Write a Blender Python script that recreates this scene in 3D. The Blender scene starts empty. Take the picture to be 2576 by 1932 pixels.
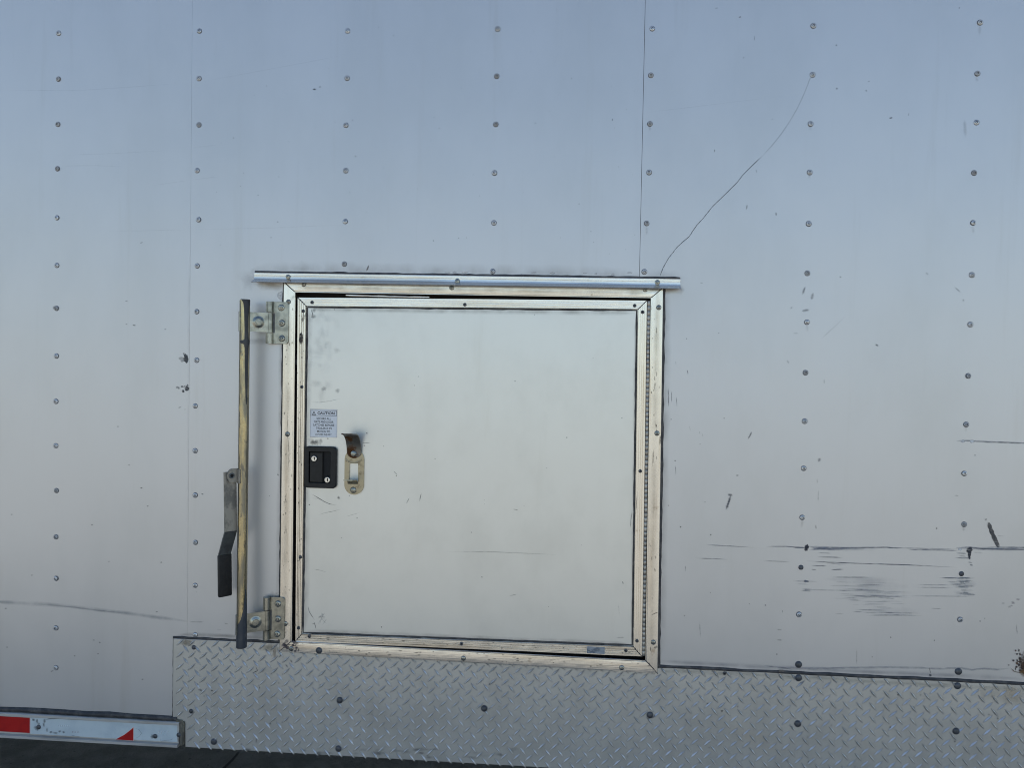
import bpy, bmesh, math, random
from mathutils import Vector, Matrix
random.seed(7)
scene = bpy.context.scene
COL = scene.collection

# ------------------------------------------------------------------ camera, sky, sun, exposure
CAM_POS = Vector((1.41895, -1.96263, 1.54665))
CAM_ROT = Matrix(((0.99711187, -0.01912654, 0.07349899),
                  (0.07388849, 0.02052300, -0.99705531),
                  (0.01756180, 0.99960641, 0.02187696)))
cam_data = bpy.data.cameras.new('camera')
cam_data.sensor_width = 36.0
cam_data.lens = 36.0 * 1860.0 / 2576.0
cam_data.clip_start = 0.05
cam_data.clip_end = 2000.0
cam = bpy.data.objects.new('camera', cam_data)
COL.objects.link(cam)
cam.matrix_world = Matrix.Translation(CAM_POS) @ CAM_ROT.to_4x4()
scene.camera = cam

SUN_ELEV = math.radians(53.0)
SUN_AZ = math.radians(-18.0)          # measured from +Y (behind the trailer) towards +X
to_sun = Vector((math.sin(SUN_AZ) * math.cos(SUN_ELEV), math.cos(SUN_AZ) * math.cos(SUN_ELEV), math.sin(SUN_ELEV)))
world = bpy.data.worlds.new('World')
scene.world = world
world.use_nodes = True
wn = world.node_tree.nodes
wl = world.node_tree.links
sky = wn.new('ShaderNodeTexSky')
sky.sky_type = 'NISHITA'
sky.sun_disc = False
sky.sun_elevation = SUN_ELEV
sky.sun_rotation = SUN_AZ
sky.air_density = 1.0
sky.dust_density = 0.4
sky.ozone_density = 1.0
wn['Background'].inputs['Strength'].default_value = 0.07
wl.new(sky.outputs['Color'], wn['Background'].inputs['Color'])
sun_data = bpy.data.lights.new('sun', 'SUN')
sun_data.energy = 5.0
sun_data.angle = math.radians(0.5)
sun_data.color = (1.0, 0.94, 0.84)
sun = bpy.data.objects.new('sun', sun_data)
COL.objects.link(sun)
sun.rotation_euler = to_sun.to_track_quat('Z', 'Y').to_euler()
sun.location = (0, 8, 8)
scene.view_settings.view_transform = 'Standard'
scene.view_settings.look = 'None'
scene.view_settings.gamma = 1.0
scene.view_settings.use_curve_mapping = False
scene.view_settings.exposure = 1.4
scene.cycles.use_denoising = True
scene.cycles.filter_width = 1.0
scene.cycles.max_bounces = 8
scene.cycles.diffuse_bounces = 4
scene.cycles.transparent_max_bounces = 24

# ------------------------------------------------------------------ measuring: where a spot of the photograph lies on the plane y = -d
def W(u, v, d=0.0):
    ray = CAM_ROT @ Vector(((u - 1288.0) / 1860.0, -(v - 966.0) / 1860.0, -1.0))
    t = (-d - CAM_POS.y) / ray.y
    return CAM_POS + ray * t
S = 2576.0 / 2212.0
def F(u, v, d=0.0):
    return W(u * S, v * S, d)

# ------------------------------------------------------------------ materials
def new_mat(name):
    m = bpy.data.materials.new(name)
    m.use_nodes = True
    return m, m.node_tree.nodes, m.node_tree.links, m.node_tree.nodes['Principled BSDF']

def mat(name, color, rough=0.5, metal=0.0, color2=None, scale=(30, 30, 30), amount=1.0, lo=0.4, hi=0.65,
        bump=0.0, bscale=(200, 200, 200), rough2=None, spec=0.5, coat=0.0, detail=6.0, color3=None, scale3=(4, 4, 4), lo3=0.55, hi3=0.7, wave=0.0):
    m, n, l, b = new_mat(name)
    b.inputs['Base Color'].default_value = (*color, 1)
    b.inputs['Roughness'].default_value = rough
    b.inputs['Metallic'].default_value = metal
    b.inputs['Specular IOR Level'].default_value = spec
    b.inputs['Coat Weight'].default_value = coat
    b.inputs['Coat Roughness'].default_value = 0.12
    geo = n.new('ShaderNodeNewGeometry')
    def noise(sc, det=detail):
        mp = n.new('ShaderNodeMapping'); mp.inputs['Scale'].default_value = sc
        l.new(geo.outputs['Position'], mp.inputs['Vector'])
        t = n.new('ShaderNodeTexNoise'); t.inputs['Scale'].default_value = 1.0
        t.inputs['Detail'].default_value = det; t.inputs['Roughness'].default_value = 0.6
        l.new(mp.outputs['Vector'], t.inputs['Vector'])
        return t.outputs['Fac']
    def ramp(sock, a, c, k=1.0):
        r = n.new('ShaderNodeMapRange'); r.interpolation_type = 'SMOOTHSTEP'
        r.inputs['From Min'].default_value = a; r.inputs['From Max'].default_value = c; r.inputs['To Max'].default_value = k
        l.new(sock, r.inputs['Value']); return r.outputs['Result']
    out = None
    if color2 is not None:
        f = ramp(noise(scale), lo, hi, amount)
        mx = n.new('ShaderNodeMix'); mx.data_type = 'RGBA'
        mx.inputs['A'].default_value = (*color, 1); mx.inputs['B'].default_value = (*color2, 1)
        l.new(f, mx.inputs['Factor']); out = mx.outputs['Result']
        if rough2 is not None:
            mr = n.new('ShaderNodeMix'); mr.data_type = 'FLOAT'
            mr.inputs['A'].default_value = rough; mr.inputs['B'].default_value = rough2
            l.new(f, mr.inputs['Factor']); l.new(mr.outputs['Result'], b.inputs['Roughness'])
        if color3 is not None:
            f3 = ramp(noise(scale3), lo3, hi3)
            m3 = n.new('ShaderNodeMix'); m3.data_type = 'RGBA'
            l.new(out, m3.inputs['A']); m3.inputs['B'].default_value = (*color3, 1)
            l.new(f3, m3.inputs['Factor']); out = m3.outputs['Result']
        l.new(out, b.inputs['Base Color'])
    if bump > 0:
        bp = n.new('ShaderNodeBump'); bp.inputs['Strength'].default_value = 1.0
        bp.inputs['Distance'].default_value = bump
        l.new(noise(bscale, 3.0), bp.inputs['Height'])
        if wave > 0:      # the skin pillows slightly between the posts it is riveted to
            sx = n.new('ShaderNodeSeparateXYZ'); l.new(geo.outputs['Position'], sx.inputs[0])
            ma = n.new('ShaderNodeMath'); ma.operation = 'MULTIPLY'; ma.inputs[1].default_value = 2 * math.pi / 0.4064
            l.new(sx.outputs['X'], ma.inputs[0])
            mc = n.new('ShaderNodeMath'); mc.operation = 'COSINE'; l.new(ma.outputs[0], mc.inputs[0])
            b2 = n.new('ShaderNodeBump'); b2.invert = True; b2.inputs['Distance'].default_value = wave
            l.new(mc.outputs[0], b2.inputs['Height']); l.new(b2.outputs['Normal'], bp.inputs['Normal'])
        l.new(bp.outputs['Normal'], b.inputs['Normal'])
    return m

M = {}
M['wall'] = mat('wall_paint', (0.66, 0.66, 0.665), 0.40, 0.68, (0.615, 0.618, 0.62), (2.5, 2.5, 1.2), 1.0, 0.4, 0.7, bump=0.0022, bscale=(4.0, 4.0, 2.2), spec=0.5, color3=(0.60, 0.595, 0.585), scale3=(16, 16, 0.9), lo3=0.55, hi3=0.8, wave=0.0016)
M['door'] = mat('door_paint', (0.80, 0.80, 0.76), 0.36, 0.64, (0.745, 0.745, 0.705), (7, 7, 5), 1.0, 0.4, 0.75, bump=0.0016, bscale=(4.5, 4.5, 3.5), spec=0.5, color3=(0.73, 0.725, 0.675), scale3=(12, 12, 1.5), lo3=0.56, hi3=0.8)
M['alu_h'] = mat('aluminium_trim', (0.86, 0.825, 0.76), 0.25, 0.92, (0.74, 0.68, 0.59), (3, 40, 60), 1.0, 0.45, 0.7, bump=0.0003, bscale=(10, 150, 500), color3=(0.44, 0.36, 0.27), scale3=(20, 26, 28), lo3=0.64, hi3=0.8)
M['alu_v'] = mat('aluminium_trim_upright', (0.86, 0.825, 0.76), 0.25, 0.92, (0.74, 0.68, 0.59), (60, 40, 3), 1.0, 0.45, 0.7, bump=0.0003, bscale=(500, 150, 10), color3=(0.44, 0.36, 0.27), scale3=(28, 26, 20), lo3=0.64, hi3=0.8)
M['tread'] = mat('tread_plate_aluminium', (0.645, 0.64, 0.605), 0.40, 0.68, (0.555, 0.55, 0.52), (9, 9, 9), 1.0, 0.4, 0.7, bump=0.0002, bscale=(400, 400, 400), color3=(0.64, 0.575, 0.48), scale3=(3, 5, 6), lo3=0.6, hi3=0.8)
M['lug'] = mat('tread_lug_aluminium', (0.76, 0.74, 0.71), 0.34, 0.8, (0.58, 0.56, 0.53), (30, 30, 30), 1.0, 0.4, 0.6)
M['added_lug_skirt'] = mat('added_tread_lug_skirt', (0.38, 0.365, 0.34), 0.55, 0.3, (0.50, 0.48, 0.45), (20, 20, 20), 1.0, 0.4, 0.65)
M['hinge'] = mat('hinge_steel', (0.48, 0.45, 0.40), 0.4, 0.7, (0.34, 0.31, 0.27), (40, 40, 40), 1.0, 0.4, 0.65)
M['sealant'] = mat('black_sealant', (0.035, 0.035, 0.038), 0.6, 0, (0.09, 0.085, 0.08), (50, 50, 50), bump=0.0008, bscale=(120, 120, 120))
M['zinc'] = mat('yellow_zinc_steel', (0.50, 0.43, 0.26), 0.22, 1.0, (0.27, 0.25, 0.20), (45, 45, 7), 1.0, 0.40, 0.62, bump=0.0004, bscale=(260, 260, 120), rough2=0.42, color3=(0.20, 0.19, 0.16), scale3=(70, 70, 30), lo3=0.56, hi3=0.68)
M['steel'] = mat('dull_zinc_steel', (0.42, 0.42, 0.37), 0.28, 0.95, (0.25, 0.255, 0.23), (40, 40, 40), 1.0, 0.4, 0.65, bump=0.0003, bscale=(300, 300, 300))
M['keeper'] = mat('cream_zinc_steel', (0.42, 0.375, 0.27), 0.34, 0.8, (0.24, 0.20, 0.14), (70, 70, 70), 1.0, 0.5, 0.7, bump=0.0003, bscale=(300, 300, 300))
M['hook'] = mat('rusty_steel', (0.20, 0.19, 0.17), 0.45, 0.8, (0.13, 0.06, 0.025), (28, 28, 22), 1.0, 0.5, 0.62, bump=0.0003, bscale=(300, 300, 300), rough2=0.8)
M['grey_bar'] = mat('weathered_flat_bar', (0.36, 0.33, 0.28), 0.5, 0.5, (0.19, 0.18, 0.16), (40, 40, 30), 1.0, 0.42, 0.62, bump=0.0004, bscale=(200, 200, 200))
M['dark_bar'] = mat('dark_flat_bar', (0.16, 0.17, 0.17), 0.5, 0.6, (0.10, 0.105, 0.11), (40, 40, 30), bump=0.0003, bscale=(200, 200, 200))
M['rubber'] = mat('black_rubber', (0.008, 0.008, 0.009), 0.5, 0, (0.014, 0.014, 0.015), (60, 60, 60), bump=0.0003, bscale=(300, 300, 300))
M['plastic'] = mat('black_plastic', (0.010, 0.011, 0.012), 0.40, 0, (0.016, 0.017, 0.019), (80, 80, 80), spec=0.35, bump=0.0002, bscale=(600, 600, 600))
M['pit'] = mat('black_recess', (0.006, 0.006, 0.007), 0.7, 0, (0.01, 0.01, 0.01), (60, 60, 60))
M['chrome'] = mat('nickel', (0.80, 0.80, 0.78), 0.25, 1.0, (0.6, 0.6, 0.58), (200, 200, 200), bump=0.0001, bscale=(800, 800, 800))
M['rivet'] = mat('painted_rivet', (0.60, 0.61, 0.62), 0.36, 0.45, (0.48, 0.485, 0.49), (60, 60, 60), 1.0, 0.4, 0.6)
M['rivet_bright'] = mat('bright_rivet', (0.66, 0.67, 0.68), 0.3, 0.7, (0.5, 0.505, 0.51), (60, 60, 60), 1.0, 0.4, 0.6)
M['rivet_dull'] = mat('dull_rivet', (0.42, 0.425, 0.43), 0.5, 0.2, (0.33, 0.32, 0.31), (60, 60, 60), 1.0, 0.4, 0.6)
M['rim'] = mat('rivet_grime', (0.15, 0.155, 0.165), 0.6, 0, (0.23, 0.23, 0.235), (90, 90, 90))
M['dark_rivet'] = mat('dark_rivet', (0.10, 0.105, 0.115), 0.42, 0.4, (0.06, 0.063, 0.07), (90, 90, 90), bump=0.0002, bscale=(500, 500, 500))
M['white_film'] = mat('label_film', (0.82, 0.83, 0.85), 0.4, 0, (0.78, 0.79, 0.81), (60, 60, 60))
M['ink'] = mat('label_ink', (0.03, 0.03, 0.035), 0.5, 0, (0.06, 0.06, 0.065), (300, 300, 300))
M['white_tape'] = mat('white_reflective_tape', (0.60, 0.68, 0.71), 0.28, 0, (0.52, 0.60, 0.64), (25, 25, 25), 1.0, 0.4, 0.7, spec=0.7)
M['red_tape'] = mat('red_reflective_tape', (0.46, 0.012, 0.010), 0.3, 0, (0.40, 0.010, 0.010), (40, 40, 40))
M['tape_edge'] = mat('tape_edge', (0.75, 0.60, 0.58), 0.4, 0, (0.7, 0.55, 0.53), (40, 40, 40))
M['rail'] = mat('rail_aluminium', (0.55, 0.54, 0.52), 0.5, 0.4, (0.42, 0.41, 0.39), (8, 30, 60), 1.0, 0.4, 0.7, bump=0.0003, bscale=(20, 200, 300))
M['grimy'] = mat('grimy_end_cap', (0.24, 0.22, 0.16), 0.7, 0, (0.12, 0.11, 0.09), (60, 60, 60), 1.0, 0.4, 0.6, bump=0.001, bscale=(150, 150, 150))
M['blue_tape'] = mat('silver_blue_tape', (0.30, 0.36, 0.43), 0.3, 0.5, (0.16, 0.20, 0.26), (60, 60, 90), 1.0, 0.45, 0.6, bump=0.0008, bscale=(90, 90, 120))
M['shell'] = mat('dark_plywood', (0.05, 0.045, 0.04), 0.8, 0, (0.035, 0.03, 0.028), (4, 4, 20))
M['ground'] = mat('asphalt', (0.212, 0.206, 0.188), 0.9, 0, (0.135, 0.131, 0.12), (9, 9, 9), 1.0, 0.35, 0.65, bump=0.006, bscale=(90, 90, 90), color3=(0.05, 0.048, 0.046), scale3=(40, 40, 40), lo3=0.62, hi3=0.72)
M['joint'] = mat('tar_joint', (0.015, 0.015, 0.016), 0.8, 0, (0.025, 0.025, 0.025), (30, 30, 30))

# paint wear, grime, scratches and crease shading: colour and opacity come from the mark itself, broken up by noise
def mark_mat(name, scale, lo, hi, base, gain):
    m, n, l, b = new_mat(name)
    at = n.new('ShaderNodeAttribute'); at.attribute_name = 'paint'
    b.inputs['Roughness'].default_value = 0.6
    l.new(at.outputs['Color'], b.inputs['Base Color'])
    tr = n.new('ShaderNodeBsdfTransparent')
    geo = n.new('ShaderNodeNewGeometry')
    mp = n.new('ShaderNodeMapping'); mp.inputs['Scale'].default_value = scale
    l.new(geo.outputs['Position'], mp.inputs['Vector'])
    nz = n.new('ShaderNodeTexNoise'); nz.inputs['Scale'].default_value = 1.0; nz.inputs['Detail'].default_value = 4.0
    l.new(mp.outputs['Vector'], nz.inputs['Vector'])
    mr = n.new('ShaderNodeMapRange'); mr.inputs['From Min'].default_value = lo; mr.inputs['From Max'].default_value = hi
    mr.inputs['To Min'].default_value = base; mr.inputs['To Max'].default_value = gain
    l.new(nz.outputs['Fac'], mr.inputs['Value'])
    mu = n.new('ShaderNodeMath'); mu.operation = 'MULTIPLY'; mu.use_clamp = True
    l.new(at.outputs['Alpha'], mu.inputs[0]); l.new(mr.outputs['Result'], mu.inputs[1])
    ms = n.new('ShaderNodeMixShader')
    l.new(mu.outputs[0], ms.inputs[0]); l.new(tr.outputs[0], ms.inputs[1]); l.new(b.outputs[0], ms.inputs[2])
    l.new(ms.outputs[0], n['Material Output'].inputs['Surface'])
    return m
M['scuff_shade'] = mark_mat('scratch_shade_marks', (60, 60, 180), 0.32, 0.62, 0.5, 1.25)
M['grime'] = mark_mat('grime_shade_film', (22, 22, 16), 0.30, 0.70, 0.15, 1.0)

# ------------------------------------------------------------------ object helpers
WPOS = {}
def add(name, mesh, parent, at_=None, rot=None, **props):
    """link a mesh (given in world metres unless at_ is set) under its parent, origin on the piece itself"""
    if at_ is None:
        if len(mesh.vertices):
            lo = Vector([min(v.co[i] for v in mesh.vertices) for i in range(3)])
            hi = Vector([max(v.co[i] for v in mesh.vertices) for i in range(3)])
            at_ = (lo + hi) / 2
        else:
            at_ = Vector((0, 0, 0))
        mesh.transform(Matrix.Translation(-at_))
    o = bpy.data.objects.new(name, mesh)
    COL.objects.link(o)
    if rot is not None:
        o.rotation_euler = rot
    WPOS[o] = Vector(at_)
    if parent is not None:
        o.parent = parent
        o.location = Vector(at_) - WPOS[parent]
    else:
        o.location = at_
    for k, v in props.items():
        o[k] = v
    return o

def empty(name, loc, parent=None, **props):
    o = bpy.data.objects.new(name, None)
    o.empty_display_size = 0.1
    COL.objects.link(o)
    WPOS[o] = Vector(loc)
    if parent is not None:
        o.parent = parent
        o.location = Vector(loc) - WPOS[parent]
    else:
        o.location = loc
    for k, v in props.items():
        o[k] = v
    return o

def finish(bm, mats, smooth=False, sharp=35):
    bmesh.ops.recalc_face_normals(bm, faces=bm.faces)
    if smooth:
        for f in bm.faces:
            f.smooth = True
        for e in bm.edges:
            if len(e.link_faces) == 2 and e.calc_face_angle(0) > math.radians(sharp):
                e.smooth = False
    me = bpy.data.meshes.new('m')
    bm.to_mesh(me)
    bm.free()
    for k in (mats if isinstance(mats, (list, tuple)) else [mats]):
        me.materials.append(M[k])
    return me

def prism_bm(bm, front, back, mi=0):
    a = [bm.verts.new(p) for p in front]
    c = [bm.verts.new(p) for p in back]
    fs = [bm.faces.new(a), bm.faces.new(list(reversed(c)))]
    k = len(a)
    for i in range(k):
        fs.append(bm.faces.new((a[i], c[i], c[(i + 1) % k], a[(i + 1) % k])))
    for f in fs:
        f.material_index = mi
    return a, fs

def plate(pts, d0, d1, mats, bevel=0.0, seg=2):
    """flat outline (world points, x and z used) from depth d0 (wall side) to d1 (front)"""
    bm = bmesh.new()
    a, _ = prism_bm(bm, [(p[0], -d1, p[2]) for p in pts], [(p[0], -d0, p[2]) for p in pts])
    if bevel > 0:
        ed = [e for e in bm.edges if abs(e.verts[0].co.y + d1) < 1e-7 and abs(e.verts[1].co.y + d1) < 1e-7]
        bmesh.ops.bevel(bm, geom=ed, offset=bevel, segments=seg, affect='EDGES', clamp_overlap=True)
    return finish(bm, mats, True)

def cells(xs, zs, skip, d0, d1, mats):
    """sheet made of grid cells, with openings where skip() says so"""
    bm = bmesh.new()
    vf, vb = {}, {}
    def V(d, i, j, y):
        if (i, j) not in d:
            d[(i, j)] = bm.verts.new((xs[i], y, zs[j]))
        return d[(i, j)]
    full = {(i, j) for i in range(len(xs) - 1) for j in range(len(zs) - 1) if not skip(i, j)}
    for (i, j) in full:
        q = [(i, j), (i + 1, j), (i + 1, j + 1), (i, j + 1)]
        bm.faces.new([V(vf, *k, -d1) for k in q])
        bm.faces.new([V(vb, *k, -d0) for k in reversed(q)])
        for (nb, e) in (((i, j - 1), (0, 1)), ((i + 1, j), (1, 2)), ((i, j + 1), (2, 3)), ((i - 1, j), (3, 0))):
            if nb not in full:
                p, r = q[e[0]], q[e[1]]
                bm.faces.new([V(vf, *p, -d1), V(vb, *p, -d0), V(vb, *r, -d0), V(vf, *r, -d1)])
    return finish(bm, mats)

def loft(A, B, C, D, profile, mats, base=0.0, wob=0.0):
    """extruded strip: A-B is one long edge, D-C the other; profile = [(t across, depth)]"""
    bm = bmesh.new()
    nseg = 14 if wob else 1
    rows = []
    for (t, d) in profile:
        p, q = A.lerp(D, t), B.lerp(C, t)
        row = []
        for k in range(nseg + 1):
            r = p.lerp(q, k / nseg)
            w = random.uniform(-wob, wob) if 0 < k < nseg and 0 < t < 1 else 0
            row.append(bm.verts.new((r.x, -(base + d + w), r.z)))
        rows.append(row)
    for i in range(len(rows) - 1):
        for k in range(nseg):
            bm.faces.new((rows[i][k], rows[i][k + 1], rows[i + 1][k + 1], rows[i + 1][k]))
    for i in range(len(rows) - 1):
        pass
    back = []
    for t in (profile[0][0], profile[-1][0]):
        p, q = A.lerp(D, t), B.lerp(C, t)
        back.append((bm.verts.new((p.x, -base, p.z)), bm.verts.new((q.x, -base, q.z))))
    bm.faces.new([back[0][0]] + [r[0] for r in rows] + [back[1][0]])
    bm.faces.new([back[1][1]] + [r[-1] for r in reversed(rows)] + [back[0][1]])
    bm.faces.new([back[0][1]] + list(reversed(rows[0])) + [back[0][0]])
    bm.faces.new([back[1][0]] + rows[-1] + [back[1][1]])
    bm.faces.new([back[0][0], back[1][0], back[1][1], back[0][1]])
    return finish(bm, mats, True, 20)

def lathe_bm(bm, prof, seg=16, axis=None, origin=Vector((0, 0, 0)), mi=None):
    """profile [(radius, height)] turned about an axis (default: straight out of the wall)"""
    ax = (axis or Vector((0, -1, 0))).normalized()
    u = ax.orthogonal().normalized()
    v = ax.cross(u)
    rings = []
    for (r, h) in prof:
        if r < 1e-6:
            rings.append([bm.verts.new(origin + ax * h)])
        else:
            rings.append([bm.verts.new(origin + ax * h + (u * math.cos(2 * math.pi * k / seg) + v * math.sin(2 * math.pi * k / seg)) * r) for k in range(seg)])
    for i in range(len(rings) - 1):
        a, c = rings[i], rings[i + 1]
        for k in range(seg):
            k2 = (k + 1) % seg
            if len(a) == 1 and len(c) == 1:
                continue
            if len(a) == 1:
                f = bm.faces.new((a[0], c[k], c[k2]))
            elif len(c) == 1:
                f = bm.faces.new((a[k], c[0], a[k2]))
            else:
                f = bm.faces.new((a[k], c[k], c[k2], a[k2]))
            if mi:
                f.material_index = mi[i]

def lathe(prof, mats, seg=16, axis=None, origin=Vector((0, 0, 0)), mi=None, sharp=35):
    bm = bmesh.new()
    lathe_bm(bm, prof, seg, axis, origin, mi)
    return finish(bm, mats, True, sharp)

def rounded(x0, z0, x1, z1, r, k=6, corners=(1, 1, 1, 1), y=0.0):
    """outline of a rectangle with rounded corners: order lower-left, lower-right, upper-right, upper-left"""
    out = []
    cs = [(x0, z0, 180), (x1, z0, 270), (x1, z1, 0), (x0, z1, 90)]
    for i, (cx, cz, a0) in enumerate(cs):
        if not corners[i]:
            out.append(Vector((cx, y, cz)))
            continue
        ox = cx + (r if cx == x0 else -r)
        oz = cz + (r if cz == z0 else -r)
        for j in range(k + 1):
            a = math.radians(a0 + 90 * j / k)
            out.append(Vector((ox + r * math.cos(a), y, oz + r * math.sin(a))))
    return out

class Marks:
    """scratches, stains, rubbed grime and crease shading, each a thin painted shape with its own opacity"""
    def __init__(self, d):
        self.v, self.f, self.c, self.mi, self.d = [], [], [], [], d
    def lift(self):
        self.d += 0.000004
        return self.d
    def stroke(self, pts, width, alpha, color=(0.09, 0.095, 0.105), taper=0.25, soft=True, wob=0.0, sub=4):
        d = self.lift()
        P = []
        for i in range(len(pts) - 1):
            for k in range(sub):
                t = k / sub
                P.append((pts[i][0] * (1 - t) + pts[i + 1][0] * t, pts[i][1] * (1 - t) + pts[i + 1][1] * t))
        P.append(pts[-1])
        nP = len(P)
        b0 = len(self.v)
        for i, (x, y) in enumerate(P):
            a, c = P[max(i - 1, 0)], P[min(i + 1, nP - 1)]
            tx, ty = c[0] - a[0], c[1] - a[1]
            ln = math.hypot(tx, ty) or 1
            nx, ny = -ty / ln, tx / ln
            s = i / (nP - 1)
            e = 1.0
            if taper > 0:
                e = min(1.0, min(s, 1 - s) / taper)
            w = width * (0.35 + 0.65 * e) * 0.5 * random.uniform(0.85, 1.15)
            jx, jy = nx * random.uniform(-wob, wob), ny * random.uniform(-wob, wob)
            for q, al in ((-1, 0.0 if soft else alpha), (0, alpha * (0.15 + 0.85 * e)), (1, 0.0 if soft else alpha)):
                self.v.append(W(x + nx * w * q + jx, y + ny * w * q + jy, d))
                self.c.append((*color, al))
        for i in range(nP - 1):
            for q in range(2):
                a = b0 + i * 3 + q
                self.f.append((a, a + 1, a + 4, a + 3)); self.mi.append(1 if width > 11.5 else 0)
    def blob(self, x, y, rx, ry, alpha, color=(0.09, 0.095, 0.105), hard=0.3, ang=0.0, rag=0.25, seg=14):
        d = self.lift()
        b0 = len(self.v)
        ca, sa = math.cos(ang), math.sin(ang)
        self.v.append(W(x, y, d)); self.c.append((*color, alpha))
        for ring, al in ((hard, alpha), (1.0, 0.0)):
            for k in range(seg):
                a = 2 * math.pi * k / seg
                r = ring * random.uniform(1 - rag, 1 + rag)
                px, py = rx * r * math.cos(a), ry * r * math.sin(a)
                self.v.append(W(x + px * ca - py * sa, y + px * sa + py * ca, d)); self.c.append((*color, al))
        for k in range(seg):
            k2 = (k + 1) % seg
            self.f.append((b0, b0 + 1 + k, b0 + 1 + k2)); self.mi += [1 if max(rx, ry) > 11 and alpha < 0.8 else 0] * 2
            self.f.append((b0 + 1 + k, b0 + 1 + seg + k, b0 + 1 + seg + k2, b0 + 1 + k2))
    def build(self, name, parent):
        me = bpy.data.meshes.new('m')
        me.from_pydata([tuple(p) for p in self.v], [], self.f)
        ca = me.color_attributes.new('paint', 'FLOAT_COLOR', 'POINT')
        for i, c in enumerate(self.c):
            ca.data[i].color = c
        me.materials.append(M['scuff_shade']); me.materials.append(M['grime'])  # scratches and grime, also the painted crease shading
        me.polygons.foreach_set('material_index', self.mi)
        return add(name, me, parent, kind='stuff')

# ------------------------------------------------------------------ the ground
bm = bmesh.new()
G = 600.0
xs = [-G, -60, -12, 0, 3, 12, 60, G]
ys = [-G, -60, -12, -4, 0, 4, 12, 60, G]
gv = [[bm.verts.new((x, y, 0)) for y in ys] for x in xs]
for i in range(len(xs) - 1):
    for j in range(len(ys) - 1):
        bm.faces.new((gv[i][j], gv[i + 1][j], gv[i + 1][j + 1], gv[i][j + 1]))
ground = add('ground', finish(bm, 'ground'), None, at_=Vector((0, 0, 0)), kind='structure', label='dark shaded asphalt ground below the trailer')

# a tar-filled joint that runs out from under the trailer
def on_ground(u, v, z=0.004):
    ray = CAM_ROT @ Vector(((u - 1288.0) / 1860.0, -(v - 966.0) / 1860.0, -1.0))
    return CAM_POS + ray * ((z - CAM_POS.z) / ray.z)
ja, jb = on_ground(606, 1890), on_ground(565, 1932)
jd = (jb - ja).normalized()
js = Vector((-jd.y, jd.x, 0)) * 0.006
ja, jb = ja - jd * 1.2, jb + jd * 1.5
bm = bmesh.new()
L, Rr = [], []
for k in range(41):
    p = ja.lerp(jb, k / 40) + js * random.uniform(-0.8, 0.8)
    w = random.uniform(0.6, 1.5)
    L.append(bm.verts.new(p + js * w)); Rr.append(bm.verts.new(p - js * w))
for k in range(40):
    bm.faces.new((L[k], Rr[k], Rr[k + 1], L[k + 1]))
add('tar_joint', finish(bm, 'joint'), ground)

# ------------------------------------------------------------------ the trailer
X0, X1 = -3.6, 6.0
ZT, ZB = 2.85, 0.50
trailer = empty('trailer', (1.2, 0.0, 0.0), label='white riveted box trailer side with a square access door and tread plate skirt', category='trailer')

# shell behind the skin: floor, roof and far walls of the box
bm = bmesh.new()
def box(bm, x0, x1, y0, y1, z0, z1):
    prism_bm(bm, [(x0, y0, z0), (x1, y0, z0), (x1, y0, z1), (x0, y0, z1)], [(x0, y1, z0), (x1, y1, z0), (x1, y1, z1), (x0, y1, z1)])
box(bm, X0, X1, 0.045, 2.45, ZB, ZT - 0.02)
add('body_shell', finish(bm, 'shell'), trailer)

SEAM_A, SEAM_B = 0.3845, 1.604
OPL, OPR = W(732, 1200).x, W(1640, 1200).x
OPB, OPT = W(1180, 1647).z, W(1190, 736).z
P1 = add('side_panel', cells([X0, SEAM_A - 0.0004], [ZB + 0.02, ZT], lambda i, j: False, -0.004, 0.0, 'wall'), trailer)
P2 = add('side_panel', cells([SEAM_A + 0.0004, OPL, SEAM_B - 0.0005], [ZB + 0.02, OPB, OPT, ZT], lambda i, j: i == 1 and j == 1, -0.004, 0.0010, 'wall'), trailer)
P3 = add('side_panel', cells([SEAM_B + 0.0005, OPR, X1], [ZB + 0.02, OPB, OPT, ZT], lambda i, j: i == 0 and j == 1, -0.004, 0.0015, 'wall'), trailer)

# ---- rivets
def rivet_mesh(r, h, face='rivet', rim='rim', hole=0.3):
    return lathe([(r * 1.14, 0.0), (r * 1.10, 0.0007), (r * 0.98, 0.0009), (r * 0.93, h * 0.62), (r * 0.72, h * 0.93), (r * (hole + 0.16), h),
                  (r * (hole + 0.08), h * 0.55), (r * hole, h * 0.5), (r * hole * 0.8, h * 0.85), (0, h * 0.92)],
                 [face, rim], 14, mi=[1, 1, 1, 0, 0, 1, 1, 0, 0])
def dome_mesh(r, h, face='dark_rivet'):
    return lathe([(r * 1.1, 0.0), (r * 1.06, 0.0006), (r, 0.0008), (r * 0.97, h * 0.4), (r * 0.82, h * 0.75), (r * 0.5, h * 0.95), (0, h)], [face, 'rim'], 14, mi=[1, 1, 0, 0, 0, 0])
RIV = rivet_mesh(0.0066, 0.0032)
RIV_METAL = rivet_mesh(0.0062, 0.0030, 'steel')
BIG = dome_mesh(0.0086, 0.0050)
SCREW = lathe([(0.0048, 0.0), (0.0046, 0.0012), (0.0034, 0.0020), (0.0016, 0.0020), (0.0013, 0.0010), (0, 0.0010)], ['dark_rivet', 'pit'], 12, mi=[0, 0, 0, 1, 1])
SMALL = dome_mesh(0.0062, 0.0032)
RIVS = [RIV] + [rivet_mesh(0.0066 * k, 0.0032 * h, f) for k, h, f in ((1.03, 1.1, 'rivet'), (0.97, 0.9, 'rivet_bright'), (1.0, 1.0, 'rivet_dull'))]
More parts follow.
